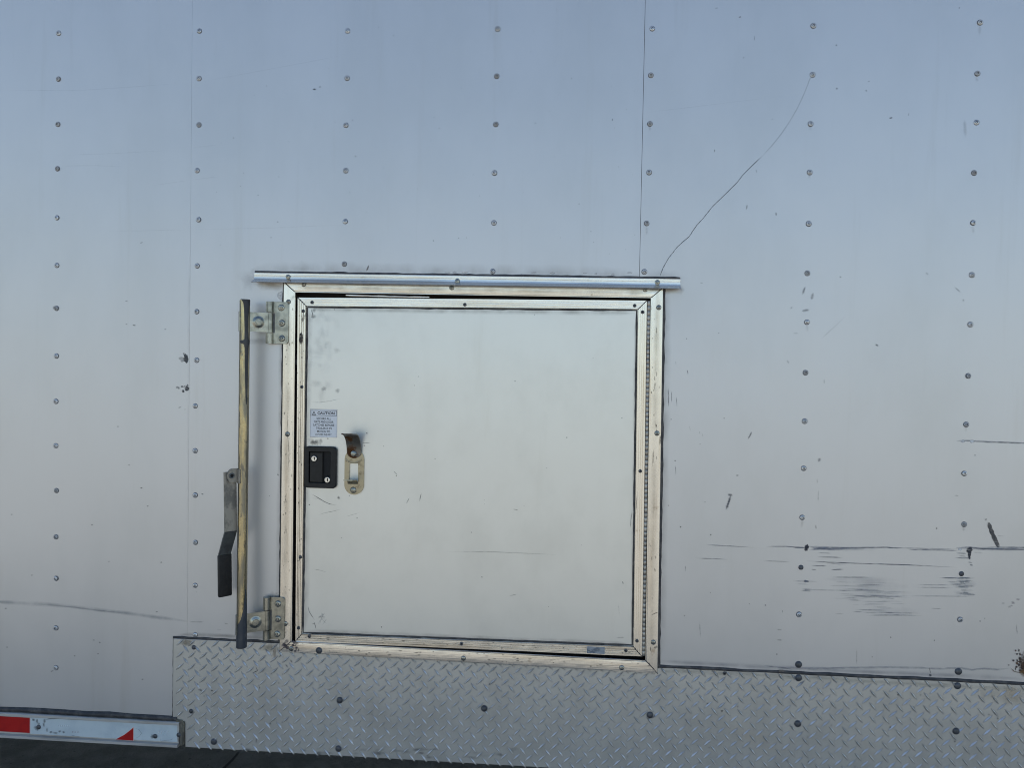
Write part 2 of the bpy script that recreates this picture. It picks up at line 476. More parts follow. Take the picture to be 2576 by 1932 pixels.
def put(mesh, name, parent, p, jitter=True):
    if mesh is RIV: mesh = random.choice(RIVS)
    return add(name, mesh, parent, at_=p, rot=(random.uniform(-0.12, 0.12), random.uniform(0, 6.28), random.uniform(-0.12, 0.12)) if jitter else None)

colA = [(127, 71), (126, 170), (125, 268), (124, 364), (123, 470), (123, 573), (122, 666), (122, 769), (121, 867), (121, 963), (122, 1060), (121, 1160), (121, 1250), (121, 1357), (121, 1443)]
colB = [(431, 66), (430, 169), (430, 269), (426, 368), (429, 474), (426, 574), (425, 673), (425, 778), (422, 877), (422, 974), (422, 1070), (422, 1172), (422, 1265), (422, 1372)]
colC = [(751, 66), (750, 168), (747, 270), (747, 368), (746, 478), (744, 570)]
colD = [(1075, 62), (1073, 164), (1071, 268), (1068, 373), (1067, 481), (1064, 586)]
colE = [(1409, 61), (1406, 162), (1404, 267), (1402, 372), (1397, 482), (1392, 587)]
colF = [(1757, 55), (1755, 161), (1751, 267), (1749, 372), (1747, 483), (1744, 590), (1743, 696), (1740, 805), (1738, 910), (1736, 1012), (1733, 1118), (1726, 1328)]
colG = [(2117, 48), (2111, 158), (2109, 264), (2104, 373), (2102, 481), (2099, 594), (2096, 701), (2092, 812), (2087, 917), (2083, 1023), (2082, 1133), (2074, 1339)]
for u, v in colA: put(RIV, 'rivet', P1, F(u, v, 0.0))
for u, v in colB + colC + colD: put(RIV, 'rivet', P2, F(u, v, 0.001))
for u, v in colE + colF + colG: put(RIV, 'rivet', P3, F(u, v, 0.0015))
for u, v in ((1730, 1226), (2077, 1240)): put(SMALL, 'rivet', P3, F(u, v, 0.0015))
for u, v in ((1725, 1436), (2070, 1451)): put(BIG, 'rivet', P3, F(u, v, 0.0015))

# ------------------------------------------------------------------ tread plate skirt
TL = W(438, 1606); TX1 = X1
TZ1 = W(1600, 1675).z
TZ1 = (W(1700, 1681).z + W(2576, 1722).z) / 2
TXM = W(1600, 1680).x
TZ0 = W(900, 1903).z
RAIL_END = W(456, 1850, 0.004)
RZ1 = W(454, 1818, 0.004).z
bm = bmesh.new()
out = [Vector((TL.x, 0, RZ1 + 0.004)), Vector((RAIL_END.x + 0.012, 0, RZ1 + 0.004)), Vector((RAIL_END.x + 0.012, 0, TZ0)), Vector((TX1, 0, TZ0)), Vector((TX1, 0, TZ1)), Vector((TXM, 0, TZ1)), Vector((TXM, 0, TL.z)), Vector((TL.x, 0, TL.z))]
tread = add('tread_plate', plate(out, 0.0016, 0.0040, 'tread', 0.0004, 1), trailer, label='grey diamond tread plate skirt along the bottom of the wall')
# raised lugs
bm = bmesh.new()
pitch = 0.0335
def lug(bm, c, ang, ln=0.0125, wd=0.0030, h=0.0036):
    ca, sa = math.cos(ang), math.sin(ang)
    prof = [(-1.0, 0.12), (-0.5, 0.62), (-0.18, 0.95), (0.18, 0.95), (0.5, 0.62), (1.0, 0.12)]
    top, l_, r_ = [], [], []
    for s, w in prof:
        x, z = s * ln * ca, s * ln * sa
        nx, nz = -sa * wd * w, ca * wd * w
        hh = h * (1 - 0.75 * s * s)
        if abs(s) > 0.99: hh = 0.0002
        top.append(bm.verts.new((c.x + x, -(0.0040 + hh), c.z + z)))
        l_.append(bm.verts.new((c.x + x + nx, -0.0039, c.z + z + nz)))
        r_.append(bm.verts.new((c.x + x - nx, -0.0039, c.z + z - nz)))
    sk = []
    for sgn in (1, -1):
        sk.append([bm.verts.new((c.x + q * 1.06 * ln * ca - sgn * sa * (wd * w + 0.0009), -0.00408, c.z + q * 1.06 * ln * sa + sgn * ca * (wd * w + 0.0009))) for q, w in prof])
    for i in range(len(prof) - 1):
        bm.faces.new((top[i], top[i + 1], l_[i + 1], l_[i]))
        bm.faces.new((r_[i], r_[i + 1], top[i + 1], top[i]))
    f = bm.faces.new(sk[0] + list(reversed(sk[1]))); f.material_index = 1  # darker flat skirt round the lug, added for contrast
ref = W(467.7, 1632.7, 0.004)      # one lug of the falling diagonal
nx0 = int((TL.x - ref.x) / pitch) - 1
nx1 = int((3.6 - ref.x) / pitch) + 1
nz0 = int((TZ0 - ref.z) / pitch) - 1
def inside(p, e=0.0085):
    if p.x < TL.x + e or p.z > (TL.z if p.x < TXM else TZ1) - e * 0.75 or p.z < TZ0 + e * 0.7: return False
    if p.z < RZ1 + 0.004 + e and p.x < RAIL_END.x + 0.012 + e: return False
    return True
for j in range(nz0, 3):
    for i in range(nx0, nx1):
        p = ref + Vector((i * pitch, 0, j * pitch))
        if inside(p): lug(bm, p, math.radians(-49), 0.0130)
        p = p + Vector((pitch * 0.5, 0, pitch * 0.5))
        if inside(p): lug(bm, p, math.radians(42), 0.0140)
add('tread_lugs', finish(bm, ['lug', 'added_lug_skirt']), tread, kind='stuff')
for u, v in ((1725, 1465), (1723, 1564), (2068, 1482), (2065, 1580), (734, 1513), (731, 1618), (1046, 1531), (1404, 1545), (462, 1603)):
    put(BIG, 'rivet', tread, F(u, v, 0.004))
for u, v in ((419, 1399), (413, 1537)):
    put(SMALL, 'rivet', tread, F(u, v, 0.004))
put(SCREW, 'screw', tread, F(1565, 1455, 0.004))

def bead(name, parent, pts, r, mats='sealant', flat=0.55, n_sub=10):
    """a smeared bead of sealant along a line on the wall"""
    bm = bmesh.new()
    rings = []
    P = []
    for i in range(len(pts) - 1):
        for k in range(n_sub):
            P.append(pts[i].lerp(pts[i + 1], k / n_sub))
    P.append(pts[-1])
    for i, p in enumerate(P):
        t = (P[min(i + 1, len(P) - 1)] - P[max(i - 1, 0)]).normalized()
        nrm = Vector((-t.z, 0, t.x))
        w = r * random.uniform(0.82, 1.18)
        o = nrm * random.uniform(-0.18, 0.18) * r
        rings.append([bm.verts.new(p + o + nrm * (w * math.cos(a)) + Vector((0, -w * flat * math.sin(a), 0))) for a in (0, 0.6, 1.2, 1.94, 2.54, math.pi)])
    for i in range(len(rings) - 1):
        for k in range(5):
            bm.faces.new((rings[i][k], rings[i][k + 1], rings[i + 1][k + 1], rings[i + 1][k]))
    bm.faces.new(rings[0]); bm.faces.new(list(reversed(rings[-1])))
    return add(name, finish(bm, mats, True, 60), parent)
bead('sealant_bead', tread, [Vector((TL.x - 0.002, -0.001, TL.z + 0.0025)), Vector((W(704, 1616).x, -0.001, TL.z + 0.0025))], 0.0042, n_sub=24)
bead('sealant_bead', tread, [Vector((W(1657, 1675).x, -0.0015, TZ1 + 0.0025)), Vector((X1, -0.0015, TZ1 + 0.0025))], 0.0046, flat=0.8, n_sub=120)
bead('sealant_bead', tread, [Vector((TL.x - 0.0008, -0.001, TL.z)), Vector((TL.x - 0.0008, -0.001, RZ1 + 0.006))], 0.0022, n_sub=24)

# ------------------------------------------------------------------ rub rail with conspicuity tape
RA = Vector((X0, 0, W(0, 1793, 0.01).z)); RB = Vector((W(451, 1850, 0.01).x, 0, RA.z))
RDz = W(0, 1857, 0.012).z
RC = Vector((RB.x - 0.004, 0, RDz)); RD = Vector((X0, 0, RDz))
rail = add('rub_rail', loft(RA, RB, RC, RD, [(0, 0.010), (0.02, 0.013), (0.10, 0.013), (0.13, 0.009), (0.80, 0.009), (0.83, 0.005), (0.86, 0.005), (0.885, 0.014), (0.98, 0.014), (1.0, 0.012)], 'rail'), trailer, label='pale lower rail with red and white reflective tape at the left')
def on_rail(u, v): return W(u, v, 0.0092)
tz1 = RA.z + (RD.z - RA.z) * 0.145; tz0 = RA.z + (RD.z - RA.z) * 0.79
def strip(x0, x1, z0, z1, d0, d1): return [Vector((x0, 0, z0)), Vector((x1, 0, z0)), Vector((x1, 0, z1)), Vector((x0, 0, z1))]
rx = on_rail(75, 1825).x
add('white_tape', plate(strip(rx + 0.002, RB.x - 0.006, tz0, tz1, 0, 0), 0.0090, 0.0094, 'white_tape'), rail)
add('red_tape', plate(strip(rx - 0.30, rx, tz0 + 0.002, tz1 - 0.001, 0, 0), 0.0090, 0.0097, 'red_tape'), rail)
add('tape_edge', plate(strip(rx + 0.0001, rx + 0.0019, tz0 + 0.001, tz1 - 0.001, 0, 0), 0.0090, 0.0096, 'tape_edge'), rail)
tri = [on_rail(291.5, 1861), on_rail(335.5, 1864), on_rail(335.8, 1831), on_rail(326, 1839.5), on_rail(313, 1849.5)]
add('red_tape_triangle', plate([Vector((p.x, 0, p.z)) for p in tri], 0.0094, 0.0099, 'red_tape'), rail)
edge = [on_rail(290, 1861.4), on_rail(336.7, 1864.9), on_rail(336.9, 1829), on_rail(326, 1837.8), on_rail(313, 1847.8)]
add('tape_edge', plate([Vector((p.x, 0, p.z)) for p in edge], 0.0093, 0.00965, 'tape_edge'), rail)
for u, v in ((97.5, 1830), (390.5, 1853), (449.5, 1850)):
    put(SMALL, 'bolt', rail, W(u, v, 0.0094))
bead('sealant_bead', rail, [Vector((X0, -0.001, RA.z + 0.006)), Vector((RB.x - 0.01, -0.001, RA.z + 0.006))], 0.0068, flat=1.2, n_sub=60)
ecap = [Vector((RB.x + 0.001, 0, RDz + 0.004)), Vector((RB.x + 0.010, 0, RDz + 0.006)), Vector((RB.x + 0.012, 0, RA.z - 0.008)), Vector((RB.x + 0.006, 0, RA.z + 0.004)), Vector((RB.x - 0.014, 0, RA.z + 0.006)), Vector((RB.x - 0.012, 0, RA.z + 0.0015)), Vector((RB.x + 0.001, 0, RA.z - 0.004))]
add('end_cap', plate(ecap, 0.0005, 0.010, 'grimy', 0.002), rail)
mk = Marks(0.0098)
for (x, y, w, h) in ((84, 1812, 5, 4), (93, 1815, 4, 6), (97, 1822, 5, 5), (112, 1815, 4, 7), (110, 1824, 3, 6), (118, 1837, 3, 6), (128, 1843, 5, 4), (139, 1845, 7, 4), (150, 1841, 4, 4), (160, 1843, 4, 4)):
    mk.blob(x, y, w, h, 0.5, (0.12, 0.13, 0.13))
mk.stroke([(112, 1812), (125, 1809), (150, 1808), (180, 1810), (203, 1812)], 4, 0.6, (0.10, 0.11, 0.12))
mk.stroke([(178, 1850), (190, 1853), (203, 1854)], 2, 0.4)
for k in range(5): mk.stroke([(182 + k * 4, 1840.5), (182.6 + k * 4, 1845)], 2.0, 0.5, (0.6, 0.25, 0.25))
for k in range(4):
    mk.stroke([(399 + k * 7, 1848), (399.5 + k * 7, 1841)], 3, 0.8, (0.85, 0.9, 0.92)); mk.stroke([(399 + k * 7, 1841), (403 + k * 7, 1841.5)], 2.2, 0.8, (0.85, 0.9, 0.92))
for k in range(6):
    mk.stroke([(146 + k * 5, 1831), (146.5 + k * 5, 1824)], 3, 0.5, (0.82, 0.88, 0.9))
mk.stroke([(338, 1832), (350, 1837), (356, 1846), (350, 1854), (340, 1859)], 1.8, 0.45, (0.2, 0.22, 0.22))
mk.stroke([(402, 1857), (405, 1866), (416, 1864), (432, 1862), (436, 1857)], 2, 0.5, (0.25, 0.27, 0.27))
mk.blob(385, 1854, 8, 7, 0.6, (0.15, 0.17, 0.18)); mk.blob(93, 1832, 8, 8, 0.6, (0.15, 0.17, 0.18))
mk.build('grime', rail)

# ------------------------------------------------------------------ door frame
frame = empty('door_frame', W(1180, 1640, 0.003), trailer)
fo = [W(716, 709.5), W(1667.5, 724.5), W(1653.5, 1692.5), W(705, 1637)]       # outer corners, clockwise from upper left
fi = [W(745.5, 736), W(1636, 750.5), W(1622.5, 1659), W(736.3, 1611.5)]
FD = 0.0052
fprof = [(0, 0.0040), (0.03, 0.0050), (0.10, 0.0052), (0.80, 0.0050), (0.88, 0.0046), (0.92, 0.0056), (0.98, 0.0056), (1.0, 0.0044)]
def shrink(a, b, g):
    t = (b - a).normalized() * g
    return a + t, b - t
for k, nm in ((0, 'alu_h'), (1, 'alu_v'), (2, 'alu_h'), (3, 'alu_v')):
    k2 = (k + 1) % 4
    A, B = shrink(fo[k], fo[k2], 0.0006); D, C = shrink(fi[k], fi[k2], 0.0006)
    add('frame_rail', loft(A, B, C, D, fprof, nm, 0.0017 if k != 2 else 0.0042, 0.00012), frame)
FT = 0.0017 + 0.0050
for u, v in ((656, 614), (976, 621), (1394, 625), (623, 652), (621, 938), (616.5, 1348), (1423, 664), (1419, 936), (1411, 1388)):
    put(RIV_METAL, 'screw', frame, F(u, v, FT))
for u, v in ((629, 1402), (1001, 1423), (1343, 1443)):
    put(RIV_METAL, 'screw', frame, F(u, v, 0.0092))
put(BIG, 'bolt', frame, F(689, 1406, 0.0092))
off = 0.0022
for k in range(4):
    dd_ = 0.0068 if k < 2 else 0.0088
    bead('mitre_sealant', frame, [fo[k] + Vector((0, -dd_, 0)), fi[k] + Vector((0, -dd_, 0))], 0.0012, flat=0.4, n_sub=6)
bead('sealant_bead', frame, [fo[0] + Vector((-off, -0.001, 0)), fo[3] + Vector((-off, -0.001, 0.006))], 0.0034, n_sub=50)
bead('sealant_bead', frame, [fo[1] + Vector((off, -0.0015, 0)), fo[2] + Vector((off, -0.0015, 0.004))], 0.0048, n_sub=50)

# ------------------------------------------------------------------ rain cap above the door
ca_, cb_ = W(640.7, 685.3, 0.006), W(1711.4, 701.2, 0.006)
cc_, cd_ = W(1711.4, 717.5, 0.006), W(640.7, 702.5, 0.006)
for p in (ca_, cb_, cc_, cd_): p.y = 0
h_ = (ca_.z - cd_.z)
bm = bmesh.new()
prof = [(0.0, 0.0015), (0.0, 0.0070), (-0.0015, 0.0085), (-0.0075, 0.0085), (-0.0082, 0.0072), (-0.0090, 0.0072), (-0.0097, 0.0085), (-0.0160, 0.0085), (-0.0175, 0.0090), (-0.0275, 0.0300), (-0.0287, 0.0293), (-0.0195, 0.0070), (-0.0195, 0.0065), (-0.0195, 0.0015)]
rows = []
for k in range(31):
    t = k / 30
    p = ca_.lerp(cb_, t)
    rows.append([bm.verts.new((p.x, -d, p.z + z)) for z, d in prof])
for k in range(30):
    for i in range(len(prof)):
        i2 = (i + 1) % len(prof)
        bm.faces.new((rows[k][i], rows[k + 1][i], rows[k + 1][i2], rows[k][i2]))
bm.faces.new(rows[0]); bm.faces.new(list(reversed(rows[-1])))
cap = add('rain_cap', finish(bm, 'alu_h', True, 20), trailer, label='long ribbed aluminium drip cap above the access door')
for u, v in ((622, 598), (988, 607), (1420, 610)):
    put(RIV_METAL, 'rivet', cap, F(u, v, 0.0085))
bead('sealant_bead', cap, [ca_ + Vector((0, -0.003, 0.0018)), cb_ + Vector((0, -0.003, 0.0018))], 0.0034, n_sub=70, flat=0.9)

# ------------------------------------------------------------------ access door
door = empty('access_door', W(1180, 1640, 0.003), trailer, label='square off-white access door with ribbed aluminium edging, black lock and hook')
do = [W(750, 748), W(1627.6, 755.5), W(1614.8, 1651), W(744.5, 1613)]
di = [W(772, 770.5), W(1604, 778.5), W(1592.5, 1625.5), W(760.8, 1593.5)]
add('door_panel', plate([do[3] + Vector((0.002, 0, 0.002)), do[2] + Vector((-0.002, 0, 0.002)), do[1] + Vector((-0.002, 0, -0.002)), do[0] + Vector((0.002, 0, -0.002))], -0.028, 0.0010, 'door'), door)
rib = [(0, 0.0030), (0.04, 0.0050)]
for k in range(4):
    t = 0.10 + k * 0.22
    rib += [(t, 0.0050), (t + 0.15, 0.0050), (t + 0.165, 0.0024), (t + 0.20, 0.0024)]
rib += [(0.97, 0.0048), (1.0, 0.0030)]
for k, nm in ((0, 'alu_h'), (1, 'alu_v'), (2, 'alu_h'), (3, 'alu_v')):
    k2 = (k + 1) % 4
    A, B = shrink(do[k], do[k2], 0.0006); D, C = shrink(di[k], di[k2], 0.0006)
    add('edge_trim', loft(A, B, C, D, rib, nm, 0.0010), door)
DT = 0.0060
for u, v in ((674, 653), (1004, 658), (1371, 660), (655, 672), (652, 836), (649, 1204), (645, 1357), (1388, 674), (1383, 1018), (1376, 1385), (668, 1375), (997, 1391), (1352, 1406)):
    put(SCREW, 'screw', door, F(u, v, DT))
o_ = 0.0022
for k in range(4):
    bead('mitre_sealant', door, [do[k] + Vector((0, -0.0060, 0)), di[k] + Vector((0, -0.0060, 0))], 0.0011, flat=0.3, n_sub=5)
bead('sealant_bead', door, [di[0] + Vector((o_, -0.001, -o_)), di[1] + Vector((-o_, -0.001, -o_)), di[2] + Vector((-o_, -0.001, o_)), di[3] + Vector((o_, -0.001, o_)), di[0] + Vector((o_, -0.001, -o_))], 0.0025, n_sub=40)
# piano hinge
ha, hb = W(1632, 757, 0.005), W(1618.6, 1650, 0.005)
NK = 74
step = (hb - ha) / NK
kn = lathe([(0, -step.length * 0.49), (0.0034, -step.length * 0.49), (0.0040, -step.length * 0.44), (0.0040, step.length * 0.44), (0.0034, step.length * 0.49), (0, step.length * 0.49)], 'hinge', 10, axis=step, sharp=50)
for k in range(NK):
    add('hinge_knuckle', kn, door, at_=ha + step * (k + 0.5) + Vector((0, random.uniform(-0.0002, 0.0002), 0)))
add('hinge_pin', lathe([(0, 0), (0.0022, 0), (0.0022, (hb - ha).length), (0, (hb - ha).length)], 'pit', 8, axis=hb - ha, origin=ha), door)
# weather strip glimpsed in the gap above the door
bead('weather_strip', door, [W(870, 742, -0.002), W(980, 745.5, -0.002), W(1080, 747, -0.002)], 0.0024, 'alu_h', n_sub=8)
# strip of tape on the lower edging
tp = [W(1476.5, 1643.5, DT), W(1521, 1646.2, DT), W(1521.5, 1629, DT), W(1476, 1627, DT)]
add('tape_patch', plate(tp, 0.0060, 0.0064, 'blue_tape'), door)

# paddle lock
DP = 0.0010
def rect(u0, v0, u1, v1, d):
    a, b = W(u0, v1, d), W(u1, v0, d)
    return a.x, a.z, b.x, b.z
x0, z0, x1, z1 = rect(766, 1124.3, 848, 1226.8, 0.006)
ri = rect(777.5, 1137, 832.6, 1213.8, 0.006)
bm = bmesh.new()
o1 = rounded(x0, z0, x1, z1, 0.011)
i1 = rounded(ri[0], ri[1], ri[2], ri[3], 0.002)
def ring(bm, pts, d, ins=0.0):
    cx, cz = (x0 + x1) / 2, (z0 + z1) / 2
    return [bm.verts.new((p.x + (cx - p.x) / abs(x1 - x0) * 2 * ins, -d, p.z + (cz - p.z) / abs(z1 - z0) * 2 * ins)) for p in pts]
R_ = [ring(bm, o1, DP + 0.0002), ring(bm, o1, 0.0080), ring(bm, o1, 0.0108, 0.0022), ring(bm, i1, 0.0108, -0.0012), ring(bm, i1, 0.0098), ring(bm, i1, DP + 0.0004)]
for i in range(len(R_) - 1):
    kk = len(R_[i])
    for k in range(kk):
        bm.faces.new((R_[i][k], R_[i][(k + 1) % kk], R_[i + 1][(k + 1) % kk], R_[i + 1][k]))
ff = bm.faces.new(R_[-1]); ff.material_index = 1
add('lock_housing', finish(bm, ['plastic', 'pit'], True, 30), door)
p_ = rect(780, 1139.5, 812.5, 1212, 0.006)
add('lock_paddle', plate(rounded(p_[0], p_[1], p_[2], p_[3], 0.0015, 3), 0.0016, 0.0085, 'plastic', 0.0014), door)
KEY = lathe([(0.0094, 0), (0.0094, 0.0014), (0.0078, 0.0016), (0.0075, 0.0030), (0.0070, 0.0034), (0, 0.0034)], ['chrome', 'pit'], 20, mi=[1, 1, 0, 0, 0])
k1 = add('key_cylinder', KEY, door, at_=W(790.8, 1153.8, 0.0085))
bl = rect(817, 1198, 834, 1215, 0.005)
add('cylinder_seat', plate(rounded(bl[0], bl[1], bl[2], bl[3], 0.004, 4), 0.0016, 0.0075, 'plastic', 0.001), door)
k2_ = add('key_cylinder', KEY, door, at_=W(823.9, 1207.3, 0.0075))
for c, d in (((790.8, 1153.8), 0.0085), ((823.9, 1207.3), 0.0075)):
    w = W(c[0], c[1], d + 0.0034)
    add('key_slot', plate([w + Vector((-0.0013, 0, -0.0042)), w + Vector((0.0013, 0, -0.0042)), w + Vector((0.0013, 0, 0.0004)), w + Vector((0.0024, 0, 0.0016)), w + Vector((0.0014, 0, 0.0040)), w + Vector((-0.0014, 0, 0.0040)), w + Vector((-0.0024, 0, 0.0016)), w + Vector((-0.0013, 0, 0.0004))], d + 0.0033, d + 0.0036, 'pit'), door)

# caution label
lx0, lz0, lx1, lz1 = rect(780, 1030.4, 848.5, 1099.5, DP)
LD = DP
add('caution_label', plate(strip(lx0, lx1, lz0, lz1, 0, 0), LD, LD + 0.0003, 'white_film'), door)
def lz(v): return lz1 + (lz0 - lz1) * (v - 135) / (592 - 135)
def lx(u): return lx0 + (lx1 - lx0) * (u - 132) / (587 - 132)
def hollow(name, x0, z0, x1, z1, t):
    me = cells([x0, x0 + t, x1 - t, x1], [z0, z0 + t, z1 - t, z1], lambda i, j: i == 1 and j == 1, LD + 0.0003, LD + 0.0005, 'ink')
    return add(name, me, door)
hollow('label_border', lx0, lz0, lx1, lz1, 0.0005)
hollow('label_border', lx(142), lz(243), lx(578), lz(153), 0.0008)
def letters(txt, cx, cz, height, width, bold=0.012):
    cu = bpy.data.curves.new('t', 'FONT')
    cu.body = txt; cu.align_x = 'CENTER'; cu.offset = bold; cu.resolution_u = 3
    ob = bpy.data.objects.new('t', cu)
    COL.objects.link(ob)
    bpy.context.view_layer.update()
    me = bpy.data.meshes.new_from_object(ob)
    bpy.data.objects.remove(ob)
    xs_ = [v.co.x for v in me.vertices]; ys_ = [v.co.y for v in me.vertices]
    sx = width / (max(xs_) - min(xs_)); sz = height / (max(ys_) - min(ys_))
    mx, my = (max(xs_) + min(xs_)) / 2, (max(ys_) + min(ys_)) / 2
    for v in me.vertices:
        v.co = Vector((cx + (v.co.x - mx) * sx, -(LD + 0.0005), cz + (v.co.y - my) * sz))
    me.materials.clear(); me.materials.append(M['ink'])
    return add('label_lettering', me, door)
sc_ = (lx1 - lx0) / (587 - 132)
letters('CAUTION', lx(398), lz(198), 47 * sc_, 290 * sc_, 0.03)
for t, c, w, v in (('SECURE ALL', 362, 245, 288), ('GATE AND DOOR', 362, 328, 341), ('LATCHES BEFORE', 362, 356, 392), ('TRAILER IS IN', 363, 265, 444), ('MOTION TO', 361, 220, 496), ('AVOID INJURY.', 362, 285, 549)):
    letters(t, lx(c), lz(v), 35 * sc_, w * sc_, 0.012)
tr_o = [Vector((lx(160), 0, lz(234))), Vector((lx(228), 0, lz(234))), Vector((lx(194), 0, lz(166)))]
cen = (tr_o[0] + tr_o[1] + tr_o[2]) / 3
tr_i = [cen + (p - cen) * 0.68 for p in tr_o]
bm = bmesh.new()
ov = [bm.verts.new((p.x, -(LD + 0.0005), p.z)) for p in tr_o]; iv = [bm.verts.new((p.x, -(LD + 0.0005), p.z)) for p in tr_i]
for k in range(3): bm.faces.new((ov[k], ov[(k + 1) % 3], iv[(k + 1) % 3], iv[k]))
e0 = Vector((lx(194), 0, lz(205)))
for (w1, w2, za, zb) in ((4, 5.5, 218, 188), (4, 4, 228, 222)):
    bm.faces.new([bm.verts.new((lx(194 + dx), -(LD + 0.0005), lz(v))) for dx, v in ((-w1, za), (w1, za), (w2, zb), (-w2, zb))])
add('label_triangle', finish(bm, 'ink'), door)

# hold-back: slotted keeper plate, folded tab and pivoting hook
def Z6(u, v, d): return W(760 + u / 6.635, 1010 + v / 6.635, d)
kp = []
a_, b_ = Z6(706, 1400, 0.004), Z6(1028, 1400, 0.004)
kr = (b_.x - a_.x) / 2
kcx = (a_.x + b_.x) / 2
kz0, kz1 = Z6(860, 1558, 0.004).z, Z6(860, 800, 0.004).z
outer = [Vector((kcx + kr * math.cos(t), 0, kz0 + kr + kr * math.sin(t))) for t in [math.pi + math.pi * k / 14 for k in range(15)]]
outer += [Vector((kcx + kr * math.cos(t), 0, kz1 - kr + kr * math.sin(t))) for t in [math.pi * k / 14 for k in range(15)]]
wa, wb = Z6(787, 1368, 0.004), Z6(938, 1038, 0.004)
bm = bmesh.new()
def nearest_ring(bm, outer, x0, z0, x1, z1):
    inner = []
    cx, cz = (x0 + x1) / 2, (z0 + z1) / 2
    for p in outer:
        dx, dz = p.x - cx, p.z - cz
        s = min((x1 - x0) / 2 / abs(dx) if abs(dx) > 1e-9 else 9e9, (z1 - z0) / 2 / abs(dz) if abs(dz) > 1e-9 else 9e9)
        inner.append(Vector((cx + dx * s, 0, cz + dz * s)))
    # snap the closest ones to the corners
    for c in ((x0, z0), (x1, z0), (x1, z1), (x0, z1)):
        i = min(range(len(inner)), key=lambda k: (inner[k].x - c[0]) ** 2 + (inner[k].z - c[1]) ** 2)
        inner[i] = Vector((c[0], 0, c[1]))
    return inner
inner = nearest_ring(bm, outer, wa.x, wa.z, wb.x, wb.z)
def ringv(pts, d): return [bm.verts.new((p.x, -d, p.z)) for p in pts]
r0, r1, r2, r3 = ringv(outer, DP + 0.0002), ringv(outer, 0.0050), ringv(inner, 0.0050), ringv(inner, DP + 0.0002)
for a, b in ((r0, r1), (r1, r2), (r2, r3), (r3, r0)):
    for k in range(len(a)):
        k2 = (k + 1) % len(a)
        bm.faces.new((a[k], a[k2], b[k2], b[k]))
add('hook_plate', finish(bm, 'keeper', True, 30), door)
# pressed ridge below the hook
pts = [Z6(860 + 140 * math.cos(t), 925 + 100 * math.sin(t), 0.005) for t in [math.radians(15 + 150 * k / 8) for k in range(9)]]
bead('pressed_ridge', door, pts, 0.0016, 'keeper', n_sub=2)
# folded tab
def sweep(path, halfw_dir, mats, th, name, parent):
    """flat strip bent along a path; halfw_dir(k) gives the half width vector; th thickness"""
    bm = bmesh.new()
    rows = []
    for i, p in enumerate(path):
        t = (path[min(i + 1, len(path) - 1)] - path[max(i - 1, 0)]).normalized()
        w = halfw_dir(i)
        nrm = t.cross(w).normalized() * th
        rows.append([bm.verts.new(p - w - nrm / 2), bm.verts.new(p + w - nrm / 2), bm.verts.new(p + w + nrm / 2), bm.verts.new(p - w + nrm / 2)])
    for i in range(len(rows) - 1):
        for k in range(4):
            k2 = (k + 1) % 4
            bm.faces.new((rows[i][k], rows[i + 1][k], rows[i + 1][k2], rows[i][k2]))
    bm.faces.new(rows[0]); bm.faces.new(list(reversed(rows[-1])))
    return add(name, finish(bm, mats, True, 40), parent)
tb = Z6(848, 1368, 0.004)
tabw = (Z6(932, 1368, 0.004).x - Z6(765, 1368, 0.004).x) / 2
path = [tb + Vector((0, 0.0005, -0.002)), tb + Vector((0, -0.003, 0.003)), tb + Vector((0, -0.006, 0.0065)), tb + Vector((0, -0.011, 0.0092)), tb + Vector((0, -0.024, 0.0118)), tb + Vector((-0.002, -0.040, 0.0140))]
sweep(path, lambda i: Vector((tabw * (1 if i < 5 else 0.9), 0, 0)), 'keeper', 0.0026, 'hook_tab', door)
# hook arm
hb_ = Z6(866, 950, 0.008)
hx = Z6(866, 865, 0.008).x
hw0 = (Z6(986, 880, 0.008).x - Z6(748, 880, 0.008).x) / 2
zt = lambda v: Z6(860, v, 0.01).z
hp, hw = [], []
for k in range(7):
    t = k / 6
    zz = hb_.z + (zt(850) - hb_.z) * (1 - math.cos(t * math.pi / 2))
    hp.append(Vector((hx, -0.0072, zz))); hw.append(hw0 * max(0.12, math.sin(t * math.pi / 2)))
for v, d in ((780, 0.0090), (720, 0.0125), (660, 0.0185), (610, 0.0260), (575, 0.0350), (556, 0.0440), (548, 0.0540), (546, 0.0600)):
    hp.append(Vector((hx, -d, W(880, 1010 + v / 6.635, d).z))); hw.append(hw0)
sweep(hp, lambda i: Vector((hw[i], 0, 0)), 'hook', 0.0030, 'hook_arm', door)
RB_ = lathe([(0.0088, 0), (0.0086, 0.001), (0.0080, 0.0016), (0.0066, 0.0036), (0.0035, 0.0046), (0, 0.0048)], ['steel', 'rim'], 16, mi=[1, 1, 0, 0, 0])
put(RB_, 'rivet', door, Z6(860, 868, 0.0088)); put(RB_, 'rivet', door, Z6(855, 1480, 0.0050))

